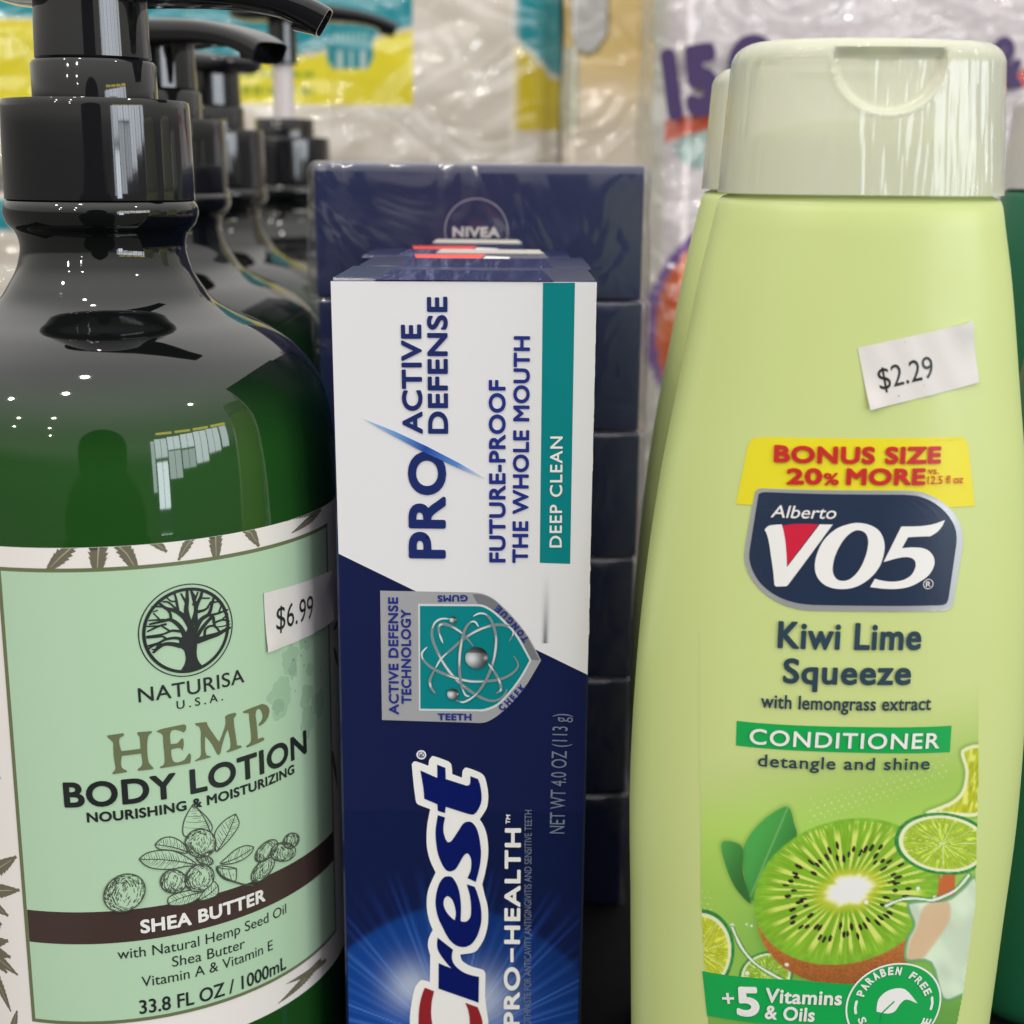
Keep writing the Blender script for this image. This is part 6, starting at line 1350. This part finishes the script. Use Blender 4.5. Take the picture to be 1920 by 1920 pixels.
def paint(x, y):
    C = np.zeros(x.shape + (3,))
    L = lambda r, g, b, k=1.0: np.array(lin(r, g, b, k))
    skin = np.array(GREEN_SKIN)

    def mix(m, c):
        nonlocal C
        C = C * (1 - m[..., None]) + (c if getattr(c, 'ndim', 1) == 3 else np.array(c)) * m[..., None]
    C[:] = skin
    g = ss(1330, 1560, y + (x - 1570) * .30)
    mix(g * .95, L(160, 200, 84))
    mix(ss(1560, 1800, y + abs(x - 1480) * .1) * .8, L(104, 164, 66))
    mix(ss(1470, 1560, y) * ss(1480, 1310, x) * .5, L(176, 208, 92))
    # halftone dots
    for cx, cy, n_, m_, dx, dy, sk in ((1560, 1470, 20, 6, 13, 11, -.34), (1312, 1640, 6, 9, 11, 11, .1)):
        for i in range(n_):
            for j in range(m_):
                px, py = cx + i * dx + (j % 2) * dx / 2 - 40, cy + j * dy + i * dx * sk + 26
                r = 1.9 * (1 - abs(j / (m_ - 1) - .5) * 1.2)
                if r > .4:
                    mix(ss(r + .8, r - .8, np.hypot(x - px, y - py)) * .75, L(214, 232, 160))
    # leaves
    for pts, c in (([(740, 618), (660, 650), (570, 730), (515, 830), (520, 960), (560, 1090), (680, 960), (780, 790), (770, 700)], (62, 138, 62)),
                   ([(405, 800), (470, 795), (515, 830), (515, 950), (555, 1100), (480, 1030), (430, 920)], (70, 146, 66))):
        P = closed_curve(crop(pts), 5)
        m, sd = inside(P, x, y)
        t = ss(-30, 60, (x - P[0][0]) * .7 + (y - P[0][1]) * .35)
        col = L(*c)[None, None] * (1.45 - .95 * t)[..., None]
        mix(ss(0, 12, sd + 10) * .35 * (1 - m), L(60, 110, 50))
        mix(m, col)
        vein = np.exp(-((x - P[0][0] + (y - P[0][1]) * .42) / 1.6) ** 2)
        mix(m * vein * .5, L(150, 196, 120))

    def lime(cx, cy, rx, ry, rot, fleshc, polyclip=None, seg=10, a_off=0.0, pulp=(205, 215, 110)):
        a = math.radians(rot)
        X, Y = (x - cx) * math.cos(a) + (y - cy) * math.sin(a), -(x - cx) * math.sin(a) + (y - cy) * math.cos(a)
        q = np.hypot(X / rx, Y / ry)
        th = np.arctan2(Y / ry, X / rx) + a_off
        rind = ss(1.02, .98, q)
        k = np.ones(x.shape) if polyclip is None else polyclip
        n1 = vnoise(th * 16 + 40, q * 5 + 3, 3)
        n2 = vnoise(th * 40 + 90, q * 9 + 3, 5)
        mix(rind * k, L(44, 132, 58)[None, None] * (0.75 + .5 * n1)[..., None])
        mix(ss(.92, .89, q) * k, L(228, 236, 190))
        fl = ss(.84, .80, q) * k
        colr = L(*fleshc)[None, None] * (.62 + .5 * n2)[..., None] + L(*pulp)[None, None] * (ss(.55, .9, n1) * .45)[..., None]
        mix(fl, colr)
        s_ = np.abs(np.sin(th * seg / 2)) * q
        mix(ss(.05, .02, s_) * fl * .6, L(226, 236, 180))
    # yellow-green wedge at the upper right
    m, sd = inside(closed_curve(crop([(1605, 335), (1720, 322), (1720, 520), (1700, 655), (1560, 660), (1425, 648), (1540, 600), (1605, 540), (1625, 440)]), 4), x, y)
    n1 = vnoise(x * .22 + y * .06, y * .07 - x * .02, 8)
    mix(ss(-9, -2, sd) * .4 * (1 - m), L(70, 130, 50))
    mix(m, L(238, 240, 190))
    mix(ss(4, 8, sd), L(196, 204, 44)[None, None] * (.62 + .55 * n1)[..., None])
    mix(ss(4, 8, sd) * ss(.62, .85, n1) * .7, L(240, 238, 130))
    # lime at the lower left
    lime(1311, 1785, 66, 82, 8, (196, 206, 52), seg=9, a_off=.4)
    lime(1436, 1828, 52, 44, -20, (150, 190, 60), seg=9)
    # kiwi: fuzzy skin, flesh, seeds, core
    cx, cy = 1586., 1671.
    a = math.radians(-17)

    def ellq(ox, oy, rx, ry):
        X, Y = (x - ox) * math.cos(a) + (y - oy) * math.sin(a), -(x - ox) * math.sin(a) + (y - oy) * math.cos(a)
        return np.hypot(X / rx, Y / ry), np.arctan2(Y / ry, X / rx)
    q, th = ellq(cx + 8, cy + 27, 178, 146)
    nz = vnoise(x * .5, y * .5, 11)
    mix(ss(1.10, .94, q) * .35, L(50, 100, 40))
    mix(ss(1.01, .98, q), L(176, 104, 48)[None, None] * (.72 + .5 * nz)[..., None] * (1.12 - .4 * ss(1740, 1850, y))[..., None])
    q, th = ellq(cx, cy, 177, 134)
    n1 = vnoise(th * 26 + 200, q * 2.2, 21)
    n2 = vnoise(th * 60 + 400, q * 6, 22)
    mix(ss(1.01, .98, q), L(122, 176, 46)[None, None] * (.85 + .3 * n1)[..., None])
    mix(ss(.965, .90, q) * .85, L(134, 184, 44)[None, None] * (.72 + .5 * n2)[..., None])
    inner = ss(.86, .68, q)
    mix(inner * .7, L(120, 168, 34)[None, None] * (.7 + .5 * n1)[..., None])
    rays = ss(.62, .86, .5 + .5 * np.sin(th * 34 + 1.5 * np.sin(th * 7)))
    mix(rays * ss(.9, .74, q) * ss(.22, .4, q) * .75, L(226, 232, 120))
    top = ss(.80, .9, q) * ss(.98, .92, q) * ss(1640, 1560, y)
    mix(top * ss(.5, .8, n2) * .8, L(226, 226, 120))
    # seeds
    r = np.random.RandomState(4)
    for k in range(64):
        ta = 2 * math.pi * k / 64 + r.uniform(-.04, .04)
        rr = r.uniform(.44, .68)
        sx, sy = math.cos(ta) * rr * 177, math.sin(ta) * rr * 134
        X0, Y0 = cx + sx * math.cos(a) - sy * math.sin(a), cy + sx * math.sin(a) + sy * math.cos(a)
        dd = math.atan2(Y0 - cy, X0 - cx)
        U, V = (x - X0) * math.cos(dd) + (y - Y0) * math.sin(dd), -(x - X0) * math.sin(dd) + (y - Y0) * math.cos(dd)
        ln = r.uniform(5.5, 8.5)
        qq = np.hypot(U / ln, V / r.uniform(2.6, 3.6))
        mix(ss(1.2, .8, qq), L(36, 26, 26))
        mix(ss(.5, .1, np.hypot((U + 1.5) / 3, (V + .9) / 1.0)) * .5, L(150, 140, 130))
    qc, tc_ = ellq(cx + 8, cy - 3, 62, 36)
    w = vnoise(tc_ * 5 + 60, qc * 0 + 1, 31)
    mix(ss(1.25 + .2 * 1, .8, qc + .25 * w) * .9, L(200, 200, 52))
    mix(ss(1.0, .62, qc + .22 * w), L(250, 246, 226))
    # milk splash at the lower right
    m, sd = inside(closed_curve(crop([(1340, 1100), (1430, 1085), (1530, 1080), (1600, 1030), (1680, 970), (1700, 1200), (1690, 1500), (1600, 1560), (1510, 1580), (1450, 1400), (1330, 1390), (1330, 1290), (1365, 1210), (1345, 1150)]), 4), x, y)
    fold = vnoise(x * .045 - y * .03, x * .015 + y * .02, 41)
    mix(m, L(206, 222, 196)[None, None] * (.82 + .3 * fold)[..., None])
    m2, _ = inside(closed_curve(crop([(1415, 1120), (1480, 1090), (1545, 1100), (1540, 1200), (1450, 1330), (1400, 1385), (1335, 1380), (1350, 1290), (1385, 1210)]), 4), x, y, 8)
    mix(m2 * .85, L(208, 170, 132))
    mix(ss(4.5, 1.0, np.abs(sd - 1.5)) * .75, L(54, 140, 72))
    m3, _ = inside(crop([(1515, 950), (1575, 945), (1570, 1060), (1500, 1078), (1490, 1040)]), x, y)
    mix(m3, L(190, 98, 50))
    lime(1768, 1581, 92, 58, 6, (168, 196, 52), seg=11, a_off=.2)
    for px, py, rr in ((1373, 1734, 3.5), (1400, 1732, 2), (1409, 1735, 2), (1401, 1824, 4), (1475, 1808, 3.5), (1624, 1691, 4), (1721, 1665, 3.5), (1752, 1682, 4)):
        mix(ss(rr + 1, rr - 1, np.hypot(x - px, y - py)), L(226, 242, 214))
    # thin splash of water
    for P in ([(1373, 1738), (1390, 1775), (1415, 1805), (1445, 1825), (1470, 1838)], [(1660, 1698), (1690, 1686), (1720, 1684), (1752, 1686), (1790, 1668), (1815, 1640)]):
        P = catmull(P, 4)
        d = np.full(x.shape, 1e9)
        for (x0, y0), (x1, y1) in zip(P, P[1:]):
            t = np.clip(((x - x0) * (x1 - x0) + (y - y0) * (y1 - y0)) / ((x1 - x0) ** 2 + (y1 - y0) ** 2), 0, 1)
            d = np.minimum(d, np.hypot(x - x0 - t * (x1 - x0), y - y0 - t * (y1 - y0)))
        wv = .7 + .6 * vnoise(x * .06, y * .06, 51)
        mix(ss(6 * wv, 4 * wv, d) * .6, L(40, 120, 60))
        mix(ss(2.8 * wv, 1.2 * wv, d), L(232, 244, 224))
    mix(ss(1846, 1900, y) * .35, L(40, 110, 60))
    k = ss(1440, 1560, y)[..., None]
    return np.clip(C * (1 + .16 * k) + .006 * k, 0, .9)


xs, ys = np.arange(PX0, PX1 + .1, 2.0), np.arange(PY0, PY1 + .1, 2.0)
GX, GY = np.meshgrid(xs, ys)
COLS = paint(GX, GY)
UV = art_uv(GX, GY)
ny_, nx_ = GX.shape
left = np.interp(ys, [1180, 1480, 1700, 1940], [1312, 1312, 1314, 1328])
right = np.interp(ys, [1180, 1400, 1700, 1850, 1940], [1834, 1836, 1828, 1806, 1788])
p = MB()
pts = [on_cond(UV[j, i, 0], UV[j, i, 1], .05) for j in range(ny_) for i in range(nx_)]
faces = [(j * nx_ + i, j * nx_ + nx_ + i, j * nx_ + nx_ + i + 1, j * nx_ + i + 1) for j in range(ny_ - 1) for i in range(nx_ - 1) if left[j] <= xs[i] and xs[i + 1] <= right[j]]
p.add(pts, faces, 'label_art', [tuple(c) for c in COLS.reshape(-1, 3)])
lab = p.build('fruit_label', cond, True)
p = MB()
poly(p, [COND_YELLOW], on_cond, .08, 'yellow', 2)
p.build('yellow_tab', lab, True)
p = MB()
poly(p, [COND_BADGE], on_cond, .13, 'badge_silver', 2)
poly(p, [COND_BADGE_NAVY], on_cond, .18, 'badge_navy', 2)
for g in COND_VO5:
    poly(p, g, on_cond, .25, 'white', 2)
poly(p, [COND_V_RED], on_cond, .25, 'vred', 2)
x, y, r = COND_REG
ring(p, x, y, .85, .12, on_cond, .25, 'white', 32)
text(p, ('R', x - .42, y - .48, x + .42, y - .48, .95, {'m': 'white', 'b': .04}), on_cond, .25)
p.build('brand_badge', lab)
p = MB()
poly(p, [COND_BANNER], on_cond, .13, 'banner', 2)
p.build('conditioner_banner', lab, True)
p = MB()
poly(p, [COND_GREENBAND], on_cond, .13, 'banner', 2)
p.build('vitamin_band', lab, True)
p = MB()
x, y, r = COND_SEAL
disc(p, x, y, r, on_cond, .20, 'banner', 64)
ring(p, x, y, r, .35, on_cond, .24, 'white', 80)
poly(p, [COND_SEAL_LEAF], on_cond, .26, 'white', 1.5)
stroke(p, [(COND_SEAL_LEAF[0][0] + 1.0, COND_SEAL_LEAF[0][1] - 2.2), (COND_SEAL_LEAF[0][0] + 1.2, COND_SEAL_LEAF[0][1] - .2), (COND_SEAL_LEAF[0][0] + 3.2, COND_SEAL_LEAF[0][1] + 2.0)], .3, .3, on_cond, .3, 'banner')
for sgn in (-1, 1):
    stroke(p, [(x + sgn * r * .80, y - 1.2), (x + sgn * r * .82, y), (x + sgn * r * .80, y + 1.3)], .5, .5, on_cond, .26, 'white')
p.build('round_seal', lab, True)
p = MB()
for t in COND_TEXT:
    text(p, t, on_cond, .32)
p.build('lettering', lab)
sticker(cond, COND_PRICE, COND_PRICE_TEXT, on_cond, .10)


# ------------------------------------------------------------------ packs of paper rolls in printed film behind
def pack(label, x0, x1, y0, depth, z0, z1, painter, roll=0.0, rolls=1, seed=0, corner=14):
    root = thing('paper_roll_pack', label, 'paper roll pack', ((x0 + x1) / 2 * MM, y0 * MM, z0 * MM), 'packs of paper rolls behind')
    w, hgt = x1 - x0, z1 - z0
    r = min(corner, w * .3)
    sec = []
    for k in range(8):
        sec.append((-w / 2, depth - (depth - r) * k / 7, -1, 0))
    for k in range(1, 10):
        a = math.radians(180 + 10 * k)
        sec.append((-w / 2 + r + r * math.cos(a), r + r * math.sin(a), math.cos(a), math.sin(a)))
    nf = int((w - 2 * r) / 1.2)
    for k in range(nf + 1):
        sec.append((-w / 2 + r + (w - 2 * r) * k / nf, 0, 0, -1))
    for k in range(1, 10):
        a = math.radians(270 + 10 * k)
        sec.append((w / 2 - r + r * math.cos(a), r + r * math.sin(a), math.cos(a), math.sin(a)))
    for k in range(1, 8):
        sec.append((w / 2, r + (depth - r) * k / 7, 1, 0))
    zs = np.linspace(0, hgt, int(hgt / 1.3))
    p = MB()
    X = np.array([s_[0] for s_ in sec])
    n = len(sec)
    pts, cols = [], []
    for z in zs:
        e = min(z, hgt - z)
        ins = 0 if e > 12 else 12 - math.sqrt(max(0, 144 - (12 - e) ** 2))
        for x, y, nx, ny in sec:
            b = -ins
            if rolls > 1 and ny < -.5:
                t = (x / w + .5) * rolls
                b += roll * (abs(math.sin(math.pi * t)) ** .5 - 1)
            b += 1.2 * noise.noise(Vector((x * .03 + seed, y * .03, z * .035))) + .15 * noise.noise(Vector((x * .12, seed + y * .1, z * .12)))
            pts.append((x + nx * b, y + ny * b + (ins * .2 if ny == 0 else 0), z))
            cols.append(painter((x0 + x1) / 2 + x, z0 + z, y))
    f = [(i * n + k, i * n + k + 1, i * n + n + k + 1, i * n + n + k) for i in range(len(zs) - 1) for k in range(n - 1)]
    f += [tuple(reversed(range(n))), tuple((len(zs) - 1) * n + k for k in range(n)), ]
    p.add(pts, f, 'pack', cols)
    p.build('printed_wrap', root, True)
    return root


WH, TEAL, YEL, CREAM = lin(236, 228, 220, 1.05), lin(20, 146, 160), lin(238, 222, 50), lin(240, 208, 140)


def blend(a, b, t):
    return tuple(a[i] * (1 - t) + b[i] * t for i in range(3))


def sm(a, b, x):
    t = min(max((x - a) / (b - a), 0), 1)
    return t * t * (3 - 2 * t)


def paint_teal(x, z, y, dz=0.0):
    z = z + dz
    n = noise.noise(Vector((x * .05, z * .09, 3)))
    c = blend(WH, lin(208, 196, 182), .5 + .5 * n)
    if x < -47:
        edge = 269 - 9 * math.cos((x + 120) * .028) + (x + 140) * .012
        if z > 239.5:
            c = YEL
            if z > edge:
                c = TEAL
            elif z > edge - 2.2:
                c = lin(220, 214, 200)
            if -86.5 < x < -65.5 and z > 254.5 + max(0, (abs(x + 76) - 6)) ** 2 * .22:
                c = TEAL
                if z < 263 and (x + 86.5) % 5 < 2.2 and abs(x + 76) < 8.5:
                    c = lin(200, 214, 206)
                if 267 < z < 271 and abs(x + 76) < 8 and (x * 1.3) % 3 < 1.9:
                    c = lin(150, 200, 200)
            if -131 < x < -92:
                for zz in (245.2, 252.3):
                    if abs(z - zz) < 1.5 and (x * .83 + zz) % 4.4 < 3.4 and noise.noise(Vector((x * .7, zz, 0))) > -.25:
                        c = blend(YEL, lin(60, 140, 50), .65)
    elif x > -3:
        e = 268 - (x - 0) * .78
        if z > e + 1.5:
            c = TEAL
        elif z > e - 1.5:
            c = lin(214, 214, 206)
        elif z > 229:
            c = lin(214, 190, 30)
        k = sm(-3, 3, x)
        c = blend(WH, c, k)
    return c


def paint_cream(x, z, y):
    c = blend(lin(238, 224, 208), CREAM, sm(222, 268, z + 4 * noise.noise(Vector((x * .05, z * .05, 0)))))
    d = math.hypot((x - 33) / 9, (z - 279) / 15)
    if d < 1:
        c = lin(206, 204, 206)
    elif d < 1.15:
        c = lin(150, 140, 96)
    d2 = math.hypot((x - 25) / 5, (z - 247) / 24)
    if d2 < 1 and z < 266:
        c = lin(198, 196, 176)
    return c


def paint_violet(x, z, y):
    n = noise.noise(Vector((x * .16, z * .22, 5))) * .5 + noise.noise(Vector((x * .4 + z * .3, z * .4, 9))) * .35
    c = blend(lin(232, 224, 226), lin(200, 190, 197), min(max(.5 + n, 0), 1))
    if x < 62:
        c = blend(lin(196, 194, 184), c, sm(57, 63, x))
    top = 232 - ((x - 60) * .0) + 2.5 * math.sin((x - 62) * .06)
    t2 = 231.5 + (x - 62) * .16
    if 61 < x < 190 and t2 - 9 + (x - 62) * .1 < z < t2:
        c = lin(206, 84, 52)
    if math.hypot((x - 79) / 14, (z - 219) / 8) < 1 and z < t2 - 7:
        c = blend(c, lin(110, 160, 152), .7)
    d = math.hypot((x - 103) / 48, (z - 146) / 50)
    if .92 < d < 1:
        c = lin(112, 80, 150)
    elif d < .92:
        c = blend(lin(196, 92, 52), lin(214, 140, 96), sm(-.4, .6, noise.noise(Vector((x * .07, z * .07, 2)))))
    if x > 190 and z < 249 + (x - 196) * .3 and z > 244:
        c = lin(214, 72, 54)
    return c


pack('clear pack of rolls with teal and yellow print, behind the pump bottles', -300, 20.5, 680, 120, 204, 330, paint_teal, 5, 3, 1)
pack('lower pack of rolls under the teal and yellow one, hardly showing at the left edge', -300, 20.5, 682, 120, 0, 200, lambda x, z, y: (TEAL if 181 < z < 195 and x < -200 else paint_teal(x, z, y, -400)), 5, 3, 4)
pack('cream coloured pack of rolls between the teal pack and the purple lettered pack', 21.5, 230, 686, 110, 0, 330, paint_cream, 3, 2, 7, 5)
vp = pack('white pack of rolls with purple lettering and orange print behind the conditioner bottles', 56.5, 262, 600, 90, 0, 330, paint_violet, 2, 2, 11)
p = MB()
vx, vy = (56.5 + 262) / 2, 0
for s_, u0, v0, u1, v1, hh, k in [('1', 62.0, 230, 68.0, 231, 28, {'m': 'purple', 'b': .16}), ('5', 69.5, 231.5, 84, 233.5, 28, {'m': 'purple', 'b': .16}),
                                 ('0', 87, 234.5, 108, 237.5, 28, {'m': 'purple', 'b': .16})]:
    text(p, (s_, u0 - vx, v0, u1 - vx, v1, hh, k), on_flat, 2.6)
p.build('lettering', vp)
p = MB()
for s_, u0, v0, u1, v1, hh, k in [('&', 190, 243, 204, 244, 21, {'m': 'purple', 'b': .10})]:
    text(p, (s_, u0 - vx, v0, u1 - vx, v1, hh, k), on_flat, 2.6)
p.build('lettering', vp)
